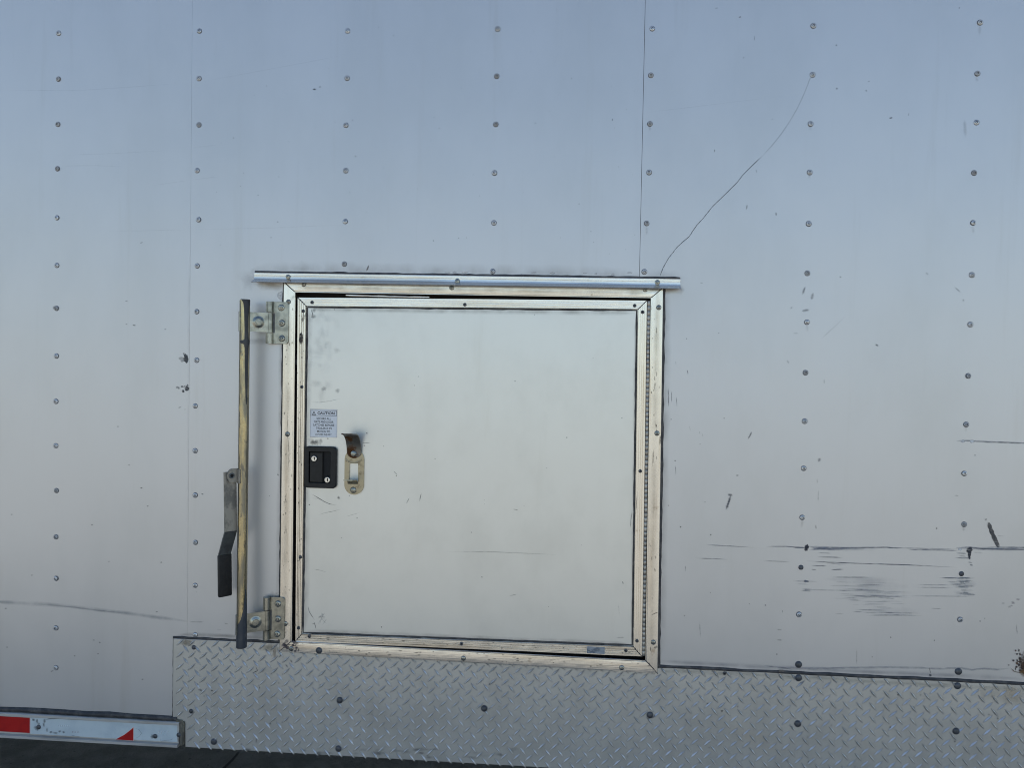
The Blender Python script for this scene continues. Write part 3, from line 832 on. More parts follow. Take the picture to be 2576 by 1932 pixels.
# ------------------------------------------------------------------ swing bar with hinges and handle
bar = empty('lock_bar', W(607.5, 1630, 0.054), trailer, label='yellow zinc swing bar on two hinges left of the door, black handle grip')
BD = 0.054
ra, rb = W(616.4, 753, BD), W(607.5, 1630, BD)
BR = 0.0131
ln_ = (rb - ra).length
add('rod', lathe([(BR - 0.0025, 0.03), (BR - 0.0025, 0.0006), (BR - 0.0012, 0), (BR, 0.001), (BR, ln_ - 0.001), (BR - 0.0012, ln_), (BR - 0.0025, ln_ - 0.0006), (BR - 0.0025, ln_ - 0.03), (0, ln_ - 0.03)], 'zinc', 28, axis=rb - ra, origin=ra, sharp=50), bar)
axd = (rb - ra).normalized()
def on_rod(v, ang, r):
    """point on the rod at image row v; ang measured from straight out (towards the viewer) to the right"""
    t = (v - 753) / (1630 - 753)
    return ra.lerp(rb, t) + Vector((math.sin(ang) * r, -math.cos(ang) * r, 0))
# old black paint left on the upper right and around the lower end
def smear(rows_, mats, up=0.0007):
    bm = bmesh.new()
    prev = None
    for (v, a0, a1) in rows_:
        cur = [bm.verts.new(on_rod(v, math.radians(a0 + (a1 - a0) * k / 16), BR + up)) for k in range(17)]
        if prev:
            for k in range(16): bm.faces.new((prev[k], prev[k + 1], cur[k + 1], cur[k]))
        prev = cur
    return finish(bm, mats, True)
M['black_paint'] = mat('flaking_black_paint', (0.022, 0.024, 0.03), 0.4, 0, (0.06, 0.06, 0.06), (50, 50, 20), 1.0, 0.5, 0.7)
M['blue_paint'] = mat('dark_blue_paint', (0.05, 0.06, 0.075), 0.4, 0.3, (0.09, 0.095, 0.10), (50, 50, 20), 1.0, 0.45, 0.7)
add('paint_smear', smear([(753.5, -20, 95), (762, 5, 95), (775, 14, 80), (800, 18, 62), (830, 22, 60), (852, 22, 70), (856, -40, 95), (862, -30, 95), (870, 24, 70), (910, 28, 66), (945, 32, 66), (970, 37, 64), (1000, 42, 60), (1015, 47, 55)], 'black_paint'), bar)
wl_, wr_ = [], []  # dark strips paint round shading on the rod's edges, with worn plating
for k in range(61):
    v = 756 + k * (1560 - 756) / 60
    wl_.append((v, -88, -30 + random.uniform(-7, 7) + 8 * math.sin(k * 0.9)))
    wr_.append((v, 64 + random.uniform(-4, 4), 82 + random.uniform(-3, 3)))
M['worn_shade'] = mat('worn_edge_shading', (0.20, 0.19, 0.16), 0.4, 0.8, (0.30, 0.27, 0.20), (60, 60, 14), 1.0, 0.45, 0.7)
add('worn_edge_shading', smear(wl_, 'worn_shade', 0.0004), bar)
add('worn_edge_shading', smear(wr_[18:], 'worn_shade', 0.0004), bar)
rows_ = [(1480, 62, 70), (1500, 55, 80), (1530, 40, 90), (1555, 12, 95), (1570, -30, 100), (1590, -70, 105), (1610, -85, 110), (1628.5, -95, 110)]
add('paint_smear', smear(rows_, 'blue_paint'), bar)

def hinge(leaf_px, notch_px, knuckle_px, mid_px, bolts, strap_px, clip_px, lean):
    lx0_, lv0, lx1_, lv1 = leaf_px
    LDp = 0.0105
    a, b = W(lx0_, lv1, LDp), W(lx1_, lv0, LDp)
    nx1_ = W(notch_px[1], lv0, LDp).x
    nz1, nz0 = W(lx0_, notch_px[2], LDp).z, W(lx0_, notch_px[3], LDp).z
    kx = W((knuckle_px[0] + knuckle_px[1]) / 2, lv0, 0.018).x
    r = 0.0075
    pts = rounded(kx, a.z, b.x, b.z, r, 5, (0, 1, 1, 0))
    pts += [Vector((kx, 0, nz1)), Vector((nx1_, 0, nz1)), Vector((nx1_, 0, nz0)), Vector((kx, 0, nz0))]
    add('hinge_leaf', plate(pts, 0.0072, 0.0105, 'steel', 0.0006, 1), bar)
    # rolled knuckles of the leaf
    R1 = 0.0098
    for z1_, z0_ in ((b.z, nz1), (nz0, a.z)):
        add('hinge_knuckle', lathe([(0.004, -0.0004), (0.004, 0), (R1, 0), (R1, z1_ - z0_), (0.004, z1_ - z0_), (0.004, z1_ - z0_ + 0.0004), (0, z1_ - z0_ + 0.0004)], 'steel', 20, axis=Vector((0, 0, 1)), origin=Vector((kx, -0.0130, z0_)), sharp=50), bar)
        # web from the roll to the flat leaf
    zc = (nz0 + nz1) / 2
    hh = (nz1 - nz0) / 2 - 0.0025
    add('hinge_knuckle', lathe([(0, 0), (R1 - 0.0012, 0), (R1 - 0.0012, hh * 2), (0, hh * 2)], 'steel', 20, axis=Vector((0, 0, 1)), origin=Vector((kx + 0.001, -0.0132, zc - hh)), sharp=50), bar)
    # strap from the middle knuckle to the rod, wrapped round the rod's back to its left
    rp = ra.lerp(rb, ((strap_px[1] + strap_px[3]) / 2 - 753) / (1630 - 753))
    pth = [Vector((kx, -0.0215, zc)), Vector((kx - 0.010, -0.0235, zc))]
    tgt = Vector((rp.x + BR * 0.75, -(BD - BR * 0.7), zc))
    pth += [Vector((kx - 0.010, -0.0235, zc)).lerp(tgt, t) for t in (0.33, 0.66, 1.0)]
    for a_ in (150, 180, 210, 240, 265, 290, 315, 330):
        g = math.radians(a_)
        pth.append(Vector((rp.x + math.sin(g) * (BR + 0.0016), -(BD - (-math.cos(g)) * (BR + 0.0016)) if False else -(BD + math.cos(g) * (BR + 0.0016)), zc)))
    sweep(pth, lambda i: Vector((0, 0, hh)), 'steel', 0.0028, 'strap', bar)
    # embossed boss on the strap
    cpt = Vector((kx - 0.010, -0.0235, zc)).lerp(tgt, 0.42)
    nrm = (tgt - pth[1]).cross(Vector((0, 0, 1))).normalized()
    if nrm.y > 0: nrm = -nrm
    add('strap_boss', lathe([(0.0165, 0.0014), (0.0135, 0.0020), (0.0105, 0.0048), (0.0090, 0.0050), (0.0085, 0.0036), (0.0075, 0.0036), (0.0070, 0.0050), (0, 0.0054)], 'steel', 20, axis=nrm, origin=cpt, sharp=45), bar)
    for u, v in bolts:
        put(BOLT, 'bolt', bar, W(u, v, 0.0105))
BOLT = lathe([(0.0092, 0), (0.0090, 0.0008), (0.0086, 0.0012), (0.0076, 0.0034), (0.0055, 0.0044), (0.0042, 0.0044), (0.0038, 0.0030), (0.0030, 0.0030), (0.0022, 0.0046), (0, 0.0048)], ['steel', 'rim'], 16, mi=[1, 1, 0, 0, 0, 1, 1, 0, 0])
def Z1(x, y): return (500 + x / 5.53, 660 + y / 5.53)
def Z3(x, y): return (500 + x / 5.53, 1360 + y / 5.53)
hinge((*Z1(918, 550), *Z1(1250, 1130)), (Z1(930, 0)[0], Z1(1065, 0)[0], Z1(0, 692)[1], Z1(0, 985)[1]), (Z1(918, 0)[0], Z1(1035, 0)[0]), None, [Z1(1150, 630), Z1(1158, 845), Z1(1157, 1057)], (*Z1(720, 695), *Z1(945, 965)), None, 0)
hinge((*Z3(880, 795), *Z3(1195, 1370)), (Z3(890, 0)[0], Z3(1022, 0)[0], Z3(0, 955)[1], Z3(0, 1245)[1]), (Z3(880, 0)[0], Z3(995, 0)[0]), None, [Z3(1103, 882), Z3(1103, 1092), Z3(1092, 1302)], (*Z3(680, 1000), *Z3(900, 1265)), None, 0)

# handle: flat bar turned about 45 degrees, joggled, with a rubber grip
def Z4(x, y): return (420 + x / 4.366, 1140 + y / 4.366)
ang = math.radians(46)
wdir = Vector((math.cos(ang), math.sin(ang), 0))       # towards the right and back to the wall
ndir = Vector((math.sin(ang), -math.cos(ang), 0))      # face normal
HD1, HD3 = 0.066, 0.040
q1 = W(*Z4(692, 205), HD1); q2 = W(*Z4(700, 858), HD1)
q3 = W(*Z4(632, 1110), HD3); q4 = W(*Z4(637, 1572), HD3)
hwid = 0.0163
sweep([q1, q1.lerp(q2, 0.5), q2], lambda i: wdir * hwid, 'grey_bar', 0.005, 'handle_bar', bar)
sweep([q2, q2.lerp(q3, 0.5), q3, q3 + Vector((0, 0, -0.02))], lambda i: wdir * hwid, 'dark_bar', 0.005, 'handle_bar', bar)  # darker colour paints in the shade of the down-facing joggle
gr = []
bm = bmesh.new()
gp = [(q3 + Vector((0, 0, -0.001))), q3.lerp(q4, 0.03), q3.lerp(q4, 0.97), q4]
rows = []
for i, p in enumerate(gp):
    sc2 = 0.93 if i in (0, 3) else 1.0
    rows.append([bm.verts.new(p + wdir * (hwid + 0.0018) * sc2 * cx + ndir * 0.0052 * sc2 * cz) for cx, cz in ((-1, 0.55), (-0.88, 1), (0.88, 1), (1, 0.55), (1, -0.55), (0.88, -1), (-0.88, -1), (-1, -0.55))])
for i in range(3):
    for k in range(8):
        bm.faces.new((rows[i][k], rows[i][(k + 1) % 8], rows[i + 1][(k + 1) % 8], rows[i + 1][k]))
bm.faces.new(rows[0]); bm.faces.new(list(reversed(rows[-1])))
add('handle_grip', finish(bm, 'rubber', True, 40), bar)
# pivot tab from the rod
pv = W(*Z4(708, 248), HD1 + 0.004)
rp = ra.lerp(rb, (1140 + 240 / 4.366 - 753) / (1630 - 753))
tl = (rp - pv).dot(wdir)
bm = bmesh.new()
rt = 0.0185
outl = [pv + wdir * (rt * math.cos(a)) * 0.62 + Vector((0, 0, rt * math.sin(a))) for a in [math.pi / 2 + math.pi * k / 12 for k in range(13)]]
outl += [pv + wdir * tl + Vector((0, 0, -rt)), pv + wdir * tl + Vector((0, 0, rt))]
prism_bm(bm, [p + ndir * 0.0018 for p in outl], [p - ndir * 0.0012 for p in outl])
add('handle_bracket', finish(bm, 'grey_bar', True, 40), bar)
# clip hugging the rod where the bracket is welded
bm = bmesh.new()
prev = None
for k in range(9):
    a = math.radians(-100 + 95 * k / 8)
    cur = [bm.verts.new(rp + Vector((math.sin(a) * (BR + e), -math.cos(a) * (BR + e), z))) for e, z in ((0.0, -rt), (0.0022, -rt), (0.0022, rt), (0.0, rt))]
    if prev:
        for j in range(4): bm.faces.new((prev[j], prev[(j + 1) % 4], cur[(j + 1) % 4], cur[j]))
    else:
        bm.faces.new(cur)
    prev = cur
bm.faces.new(list(reversed(prev)))
add('handle_bracket', finish(bm, 'grey_bar', True, 40), bar)
add('pivot_pin', lathe([(0.0078, 0), (0.0074, 0.0022), (0.0060, 0.0028), (0.0045, 0.0024), (0.0040, 0.0006), (0, 0.0006)], ['dark_bar', 'pit'], 16, axis=ndir, origin=pv + ndir * 0.0018, mi=[0, 0, 0, 1, 1]), bar)

# ------------------------------------------------------------------ wear, grime and painted crease shading on the skins
INK = (0.15, 0.17, 0.21)
DIRT = (0.22, 0.195, 0.165)
def zt_(ox, oy, k): return lambda *p: [(ox + p[i] / k, oy + p[i + 1] / k) for i in range(0, len(p), 2)]
A_ = zt_(1600, 0, 2.2664); B_ = zt_(1600, 650, 2.2664); C_ = zt_(1700, 1300, 2.525); D_ = zt_(0, 650, 2.370); E_ = zt_(0, 0, 2.370); H_ = zt_(0, 1400, 3.119)
# right panel
rs0 = random.Random(5)
mk = Marks(0.0017)
crk = A_(990, 450, 960, 530, 920, 615, 880, 685, 830, 760, 770, 835, 720, 888, 660, 945, 610, 995, 580, 1035, 510, 1105, 440, 1172, 390, 1235, 345, 1285, 320, 1322, 305, 1345, 235, 1408, 190, 1465, 155, 1525, 135, 1580)
crk_faint, crk_dark = crk[:7], crk[6:]
mk.stroke([(2043, 192)] + crk_faint, 1.8, 0.5, (0.14, 0.15, 0.17), 0.1, wob=0.3)
mk.stroke(crk_dark, 2.4, 0.9, (0.08, 0.085, 0.095), 0.03, wob=0.4)
mk.stroke(A_(50, 640, 330, 607, 880, 540), 2.5, 0.07, (0.3, 0.32, 0.36))
for p, w, a in ((A_(675, 200, 676, 228), 3, 0.35), (A_(447, 850, 448, 866), 3, 0.6), (A_(634, 1164, 630, 1194), 4, 0.7), (A_(798, 1209, 799, 1230), 3.5, 0.95), (A_(1443, 672, 1464, 668), 4, 0.95),
                (A_(1557, 640, 1552, 660), 4, 0.3), (A_(1872, 675, 1880, 780), 12, 0.22), (A_(684, 962, 687, 984), 3, 0.4), (A_(585, 97, 600, 92), 5, 0.6), (A_(450, 45, 470, 43), 5, 0.3),
                (B_(965, 160, 948, 208), 8, 0.4), (B_(1010, 195, 1000, 235), 9, 0.4), (B_(945, 300, 990, 292), 8, 0.45), (B_(880, 287, 892, 275), 4, 0.35), (B_(1055, 460, 1120, 400, 1190, 335), 2, 0.3),
                (B_(1364, 490, 1384, 500), 4, 0.9), (B_(1818, 165, 1850, 192), 3, 0.6), (B_(1650, 80, 1668, 92), 3, 0.5), (B_(292, 635, 297, 662), 2.5, 0.6), (B_(183, 735, 186, 850), 3, 0.6), (B_(203, 755, 203, 825), 2.5, 0.5),
                (B_(230, 790, 234, 850), 2.5, 0.5), (B_(226, 585, 228, 610), 2, 0.4), (B_(638, 1032, 650, 1010, 660, 988), 5, 0.75), (B_(226, 1180, 227, 1236), 2.2, 0.75), (B_(305, 955, 310, 985), 2, 0.4),
                (B_(540, 1352, 532, 1380, 522, 1410, 512, 1436), 8, 0.85), (B_(522, 1345, 552, 1355), 9, 0.6), (B_(1050, 1138, 1040, 1162), 9, 0.35), (B_(1072, 688, 1073, 716), 3, 0.4), (B_(1032, 1255, 1033, 1285), 3, 0.3), (B_(1040, 1320, 1038, 1390), 4, 0.2),
                (B_(1815, 1352, 1840, 1354), 3, 0.4), (B_(570, 1240, 586, 1236), 6, 0.45), (B_(895, 427, 925, 427), 4, 0.25), (B_(860, 580, 872, 598), 6, 0.3), (B_(365, 138, 382, 139), 2, 0.7), (B_(360, 985, 366, 1005), 2, 0.3), (B_(375, 995, 383, 1018), 2, 0.3),
                (B_(1025, 1520, 1027, 1545), 2.5, 0.7), (B_(388, 1390, 398, 1390), 2, 0.5)):
    mk.stroke(p, w, a, (0.13, 0.135, 0.15))
for p in (A_(1142, 255), A_(1145, 503), A_(1328, 462), A_(1843, 42), A_(614, 327), A_(777, 678), A_(1312, 515), B_(289, 458), B_(365, 1060), B_(472, 425), B_(223, 1155), B_(1165, 105), B_(1866, 238), B_(1933, 1122), B_(254, 1532), B_(185, 1410), B_(200, 918), B_(502, 912), B_(425, 1577), B_(1715, 1540), C_(30, 66), C_(223, 115), C_(467, 555), C_(570, 563), C_(55, 630), C_(1365, 768), C_(1642, 787), C_(1933, 665), C_(1963, 647), C_(642, 875), C_(1248, 893), C_(220, 483), C_(1656, 75)):
    mk.blob(p[0][0], p[0][1], rs0.uniform(1.5, 2.5), rs0.uniform(1.5, 2.5), rs0.uniform(0.35, 0.8), (0.14, 0.14, 0.15), 0.4)
# gouge at the right edge
mk.stroke(B_(1825, 1042, 1900, 1040, 1990, 1046, 2100, 1050, 2260, 1056), 6, 0.55, (0.2, 0.22, 0.25), 0.1)
mk.stroke(B_(1990, 1046, 2212, 1053, 2300, 1056), 2.5, 0.6, (0.16, 0.17, 0.2), 0.1)
for x in (1862, 1916): mk.blob(*B_(x, 1044)[0], 7, 4, 0.9, (0.7, 0.72, 0.74), 0.5)
# dark slash
mk.stroke(C_(1986, 36, 1997, 70, 2012, 110, 2028, 145, 2040, 170, 2052, 196), 10, 1.0, (0.115, 0.11, 0.105), 0.12, soft=False)
mk.stroke(C_(1994, 60, 2030, 150), 11, 0.7, (0.13, 0.125, 0.12), 0.2)
mk.stroke(C_(1965, 25, 1975, 12), 6, 0.5)
mk.stroke(C_(2038, 118, 2060, 124, 2090, 124), 2, 0.35)
# long rub with two torn spots
mk.stroke(C_(195, 180, 300, 185, 500, 197), 3, 0.6, INK)
mk.stroke(C_(570, 190, 700, 190, 790, 196), 3.5, 0.7, INK)
mk.stroke(C_(745, 196, 830, 198), 5, 1.0, INK)
mk.blob(*C_(833, 192)[0], 6.5, 6.5, 1.0, (0.03, 0.035, 0.05), 0.6)
mk.blob(*C_(828, 208)[0], 6, 5, 0.9, (0.03, 0.035, 0.05), 0.5)
mk.stroke(C_(842, 190, 900, 198, 1000, 203, 1200, 205), 11, 0.6, (0.22, 0.25, 0.32), 0.3)
mk.stroke(C_(842, 212, 900, 207, 1050, 208), 6, 0.6, (0.2, 0.22, 0.28), 0.3)
mk.stroke(C_(860, 194, 1100, 198, 1340, 195, 1420, 205), 4, 0.6, (0.16, 0.18, 0.22))
mk.stroke(C_(1180, 200, 1340, 197, 1560, 203, 1800, 205), 3.5, 0.5, (0.2, 0.22, 0.26))
mk.stroke(C_(1480, 211, 1650, 213, 1800, 216), 3.5, 0.9, INK, 0.15)
mk.stroke(C_(1780, 200, 1860, 196, 1950, 205, 2212, 200, 2300, 200), 7, 0.6, (0.22, 0.24, 0.29), 0.15)
mk.stroke(C_(1880, 200, 2000, 208, 2300, 212), 4, 0.8, (0.15, 0.165, 0.2), 0.15)
mk.stroke(C_(1960, 195, 2100, 193, 2300, 195), 2.5, 0.5, (0.2, 0.22, 0.25), 0.15)
mk.blob(*C_(1866, 212)[0], 9, 8, 1.0, (0.025, 0.03, 0.045), 0.65)
mk.blob(*C_(1866, 240)[0], 5.5, 10, 1.0, (0.03, 0.035, 0.05), 0.6)
mk.blob(*C_(1866, 264)[0], 3, 4, 0.9, (0.05, 0.055, 0.07), 0.6)
mk.blob(*C_(1806, 208)[0], 6, 4, 0.7, (0.75, 0.77, 0.8), 0.5)
for y, x0_, x1_, a in ((232, 1780, 1850, 0.5), (262, 1770, 1880, 0.6), (250, 1800, 1845, 0.5), (290, 1855, 1885, 0.5), (307, 1868, 1890, 0.9), (228, 1890, 1950, 0.2)):
    mk.stroke(C_(x0_, y, x1_, y + 3), 4, a, INK)
for p, w, a in ((C_(120, 264, 230, 268, 330, 273), 2.6, 0.55), (C_(555, 282, 725, 287), 2.6, 0.55), (C_(830, 282, 960, 290, 1130, 297, 1480, 308, 1800, 324), 3.2, 0.75), (C_(940, 288, 1000, 300, 1080, 306), 3, 0.4), (C_(900, 257, 1060, 260), 3.5, 0.6), (C_(860, 312, 960, 314), 3.2, 0.6), (C_(985, 338, 1070, 335), 3.2, 0.85), (C_(860, 337, 895, 337), 2.6, 0.5), (C_(900, 230, 990, 234), 3, 0.35)):
    mk.stroke(p, w, a, (0.12, 0.13, 0.16))
rs = random.Random(3)
for (x0_, x1_, y, w, a) in ((950, 1420, 400, 22, 0.16), (1000, 1480, 440, 30, 0.18), (1050, 1500, 480, 24, 0.13), (1150, 1560, 600, 26, 0.10), (860, 1300, 202, 16, 0.28), (1740, 1910, 425, 30, 0.26), (1760, 1890, 480, 26, 0.18), (1780, 2300, 204, 16, 0.26)):
    mk.stroke(C_(x0_, y, (x0_ + x1_) / 2, y + 2, x1_, y + 4), w, a, (0.24, 0.27, 0.33), 0.3)
for k in range(46):
    y = rs.uniform(382, 520); x = rs.gauss(1190, 90) + (y - 440) * 0.5; ln = rs.uniform(60, 240)
    mk.stroke(C_(x - ln / 2, y, x + ln / 2, y + ln * 0.02), rs.uniform(1.6, 3.2), rs.uniform(0.12, 0.34), (0.24, 0.265, 0.31))
for k in range(22):
    y = rs.uniform(505, 635); x = rs.gauss(1330, 110); ln = rs.uniform(50, 230)
    mk.stroke(C_(x - ln / 2, y, x + ln / 2, y + ln * 0.02), rs.uniform(1.8, 3.2), rs.uniform(0.12, 0.36), (0.22, 0.245, 0.29))
for y, x0_, x1_, a in ((593, 1140, 1340, 0.7), (612, 1280, 1560, 0.6), (626, 1260, 1565, 0.8), (506, 1090, 1300, 0.6), (505, 1480, 1900, 0.55), (385, 980, 1200, 0.7), (466, 800, 1060, 0.5), (466, 1280, 1000, 0.4), (530, 1090, 1180, 0.6), (390, 1670, 1900, 0.8), (617, 1010, 1070, 0.4), (584, 1620, 1690, 0.4), (450, 1520, 1760, 0.5), (433, 1530, 1760, 0.5), (410, 740, 900, 0.6), (428, 760, 850, 0.4), (472, 790, 870, 0.6)):
    mk.stroke(C_(x0_, y, x1_, y + 3), 3.0, a * 0.75, (0.18, 0.20, 0.24))
mk.blob(*C_(828, 412)[0], 7, 4, 0.85, INK, 0.4); mk.blob(*C_(832, 464)[0], 12, 4, 0.5, (0.2, 0.22, 0.26), 0.3)
for k in range(26):
    y = rs.choice((390, 408, 418, 430, 440, 448, 470, 482, 494)) + rs.uniform(-3, 3); x = rs.gauss(1825, 26); ln = rs.uniform(25, 110)
    mk.stroke(C_(x - ln / 2, y, x + ln / 2, y + 1), rs.uniform(3, 6), rs.uniform(0.2, 0.45), (0.22, 0.25, 0.28))
mk.stroke(C_(1680, 391, 1790, 390, 1900, 389), 4, 0.6, (0.2, 0.22, 0.26))
for y in (718, 783): mk.stroke(C_(642, y, 676, y + 3), 5, 0.35)
for p in (C_(890, 50, 891, 78), C_(152, 670, 156, 770), C_(677, 595, 680, 612), C_(60, 310, 61, 350), C_(2163, 680, 2170, 750), C_(1150, 840, 1150, 945)):
    mk.stroke(p, 2.6, 0.45, (0.2, 0.21, 0.24))
mk.stroke(C_(640, 955, 850, 967, 1100, 961, 1400, 958, 1560, 963, 1700, 968, 1800, 962, 1880, 975, 1960, 968, 2040, 972, 2130, 962), 7, 0.4, (0.3, 0.31, 0.34), 0.1, wob=0.6)
mk.stroke(C_(1610, 960, 1620, 1000), 3, 0.7); mk.blob(*C_(1618, 1010)[0], 4, 4, 0.9); mk.stroke(C_(560, 948, 740, 970), 4, 0.4, (0.2, 0.22, 0.28))
for k in range(8): mk.blob(*C_(rs.uniform(2060, 2180), rs.uniform(520, 575))[0], 5, 3, 0.25, (0.25, 0.22, 0.25))
# rust bloom at the right edge
for k in range(26):
    x = 2200 - abs(rs.gauss(0, 34)); y = rs.uniform(850, 1000)
    mk.blob(*C_(x, y)[0], rs.uniform(1.5, 4.5), rs.uniform(1.5, 5), 0.95, rs.choice(((0.06, 0.03, 0.03), (0.05, 0.04, 0.035), (0.12, 0.06, 0.03), (0.05, 0.04, 0.045))), 0.5)
mk.blob(*C_(2225, 925)[0], 20, 26, 0.9, (0.08, 0.045, 0.03), 0.45); mk.blob(*C_(2215, 985)[0], 12, 12, 0.9, (0.35, 0.19, 0.06), 0.5)
mk.blob(*C_(2250, 960)[0], 26, 26, 0.85, (0.11, 0.06, 0.035), 0.5)
mk.stroke(C_(2125, 960, 2150, 985, 2180, 992, 2240, 1000), 4, 0.8, (0.2, 0.14, 0.08))
# grime beside the frame
mk.stroke([(1675, 730), (1672, 900), (1668, 1200), (1662, 1450), (1658, 1660)], 34, 0.26, DIRT, 0.05, sub=8)
mk.stroke([(1665, 729), (1690, 728), (1722, 728)], 26, 0.5, (0.34, 0.28, 0.21), 0.1)
mk.stroke([(1618, 692), (1660, 692), (1730, 700)], 36, 0.16, (0.3, 0.28, 0.26), 0.2)
mk.stroke([(1660, 1664), (1900, 1678), (2200, 1692), (2576, 1708)], 16, 0.35, (0.2, 0.21, 0.25), 0.05)
for u, v in colF + colG + colE:
    if rs.random() < 0.5: mk.stroke([(u * S, v * S + 5), (u * S + rs.uniform(-2, 2), v * S + rs.uniform(14, 34))], 9, 0.14, DIRT)
mk.build('scuff_and_shade_marks', P3)

# middle panel
mk = Marks(0.0012)
for u, v, w, a in ((630, 695, 40, 0.12), (628, 710, 26, 0.2)): mk.blob(u, v, w, 22, a, DIRT, 0.2)
mk.stroke([(630, 680), (760, 676), (900, 678), (1100, 682), (1300, 684), (1500, 688), (1612, 692)], 40, 0.24, (0.36, 0.33, 0.29), 0.05, sub=8)
mk.stroke([(640, 714), (680, 716), (714, 722)], 30, 0.5, (0.36, 0.29, 0.20), 0.15)
mk.stroke([(712, 730), (711, 900), (707, 1200), (704, 1450), (700, 1600)], 22, 0.42, DIRT, 0.05, sub=8)
mk.blob(706, 745, 9, 12, 0.8, (0.75, 0.76, 0.76), 0.5)
mk.blob(655, 858, 40, 10, 0.35, DIRT); mk.blob(690, 1500, 22, 12, 0.25, DIRT)
mk.blob(925, 674, 8, 3, 0.7, (0.2, 0.18, 0.17), ang=-1.2)
for k in range(12): mk.blob(rs.uniform(1120, 1600), rs.uniform(684, 692), rs.uniform(3, 9), rs.uniform(2, 4), 0.5, (0.72, 0.72, 0.71), 0.4)
mk.stroke(E_(1180, 490, 1500, 430, 1850, 365, 2080, 320), 2.6, 0.07, (0.3, 0.33, 0.38)); mk.stroke(E_(1145, 878, 1300, 862), 2.6, 0.07, (0.3, 0.33, 0.38))
mk.stroke(E_(1145, 1070, 1300, 1052), 2.6, 0.07, (0.3, 0.33, 0.38)); mk.stroke(E_(1140, 1368, 1600, 1358, 2080, 1338), 2.6, 0.07, (0.3, 0.33, 0.38))
mk.blob(*E_(1875, 530)[0], 5, 2.5, 0.7); mk.blob(*E_(1908, 516)[0], 2.5, 2.5, 0.6); mk.blob(*E_(1655, 1322)[0], 3, 2, 0.5); mk.blob(1323 * S, 258 * S, 2, 2, 0.7); mk.blob(1090, 605, 2, 2, 0.6)
for p, w, a in ((D_(1200, 1405, 1214, 1408), 3, 0.9), (D_(1604, 1415, 1608, 1417), 3, 0.8), (D_(1654, 1285, 1660, 1297), 3, 0.7), (H_(1760, 525, 1790, 532), 3, 0.5), (H_(1540, 280, 1542, 283), 3, 0.5), (H_(1480, 515, 1600, 515), 4, 0.3), (H_(1700, 578, 1740, 578), 2, 0.3)):  # stroke starting at the seam continues the painted crease shading
    mk.stroke(p, w, a)
for k in range(60):
    mk.blob(rs.uniform(500, 1600), rs.uniform(20, 640), rs.uniform(0.8, 1.8), rs.uniform(0.8, 1.8), rs.uniform(0.2, 0.6), (0.2, 0.2, 0.2), 0.5)
mk.stroke([(447, 1597), (560, 1600), (700, 1608)], 14, 0.4, DIRT, 0.05)
mk.build('scuff_and_shade_marks', P2)

# left panel
mk = Marks(0.0002)
for p, w, a in ((E_(0, 535, 250, 536, 500, 535, 800, 515, 1100, 493), 2.6, 0.35), (E_(340, 925, 700, 912, 1000, 895), 2.6, 0.28), (E_(380, 988, 420, 987, 560, 985, 750, 992), 2.6, 0.35), (E_(900, 1105, 1140, 1071), 2.4, 0.28), (E_(620, 1375, 830, 1375, 1130, 1368), 2.4, 0.35)):
    mk.stroke(p, w, a * 0.25, (0.3, 0.33, 0.38))
def Q(x, y): return (440 + x / 11.85, 860 + y / 11.85)
for x, y, rx_, ry_, a in ((330, 440, 4.2, 5, 1), (330, 530, 5, 7, 0.85), (345, 590, 2.5, 3, 0.8), (265, 350, 2.2, 1.5, 0.9), (278, 398, 1.4, 2.2, 0.9), (320, 365, 1.4, 1, 0.8), (180, 490, 6, 4, 0.3), (220, 560, 4, 3, 0.4), (385, 500, 1.5, 1.2, 0.8),
                          (215, 1335, 3, 1.6, 0.9), (245, 1470, 2.6, 3, 0.95), (340, 1380, 5, 2.6, 0.7), (345, 1440, 3.6, 2, 0.95), (340, 1330, 1.8, 2, 0.7), (290, 1330, 1.5, 1.5, 0.6), (375, 1320, 2, 4, 0.6), (445, 1340, 1.2, 6.5, 0.95), (455, 1385, 2, 1.4, 0.9), (80, 1355, 4, 2.5, 0.4), (120, 1385, 2.5, 2, 0.4), (410, 1385, 2.4, 1.8, 0.9), (370, 1410, 6, 4, 0.5)):
    u, v = Q(x, y); mk.blob(u, v, rx_ * 1.35, ry_ * 1.35, a, (0.07, 0.075, 0.08), 0.6, seg=10)
for p, w, a in ((D_(745, 254, 762, 252), 3, 0.5), (D_(748, 392, 760, 392), 3, 0.6), (D_(790, 397, 810, 400), 5, 0.7), (D_(836, 1371, 850, 1368), 4, 0.8), (D_(1062, 891, 1082, 886), 2.5, 0.8), (D_(1098, 902, 1108, 900), 2.5, 0.6), (E_(835, 1449, 852, 1443), 3, 0.6)):
    mk.stroke(p, w, a)
mk.stroke(H_(-200, 350, 0, 358, 200, 370, 400, 380, 600, 400, 800, 425, 1000, 447, 1200, 475, 1330, 490, 1480, 512), 13, 0.42, (0.25, 0.27, 0.29), 0.12)  # soft dark line paints the shading of a dent fold
mk.stroke(H_(300, 374, 600, 403, 800, 430, 1000, 450), 5, 0.3, (0.22, 0.24, 0.26), 0.3)  # second stroke deepens the painted fold shading
mk.blob(*H_(1490, 518)[0], 5, 3, 0.6)
for p in (H_(250, 148), H_(855, 42), H_(1265, 48), H_(45, 410), H_(735, 658), H_(782, 677), H_(770, 765), H_(585, 783), H_(1118, 967), H_(1230, 435), H_(55, 715), D_(985, 422), D_(703, 1003), D_(770, 1232), D_(880, 1478), D_(548, 1590), D_(70, 1528)):
    mk.blob(*p[0], 3.2, 2.2, 0.4, (0.16, 0.17, 0.18), 0.4)
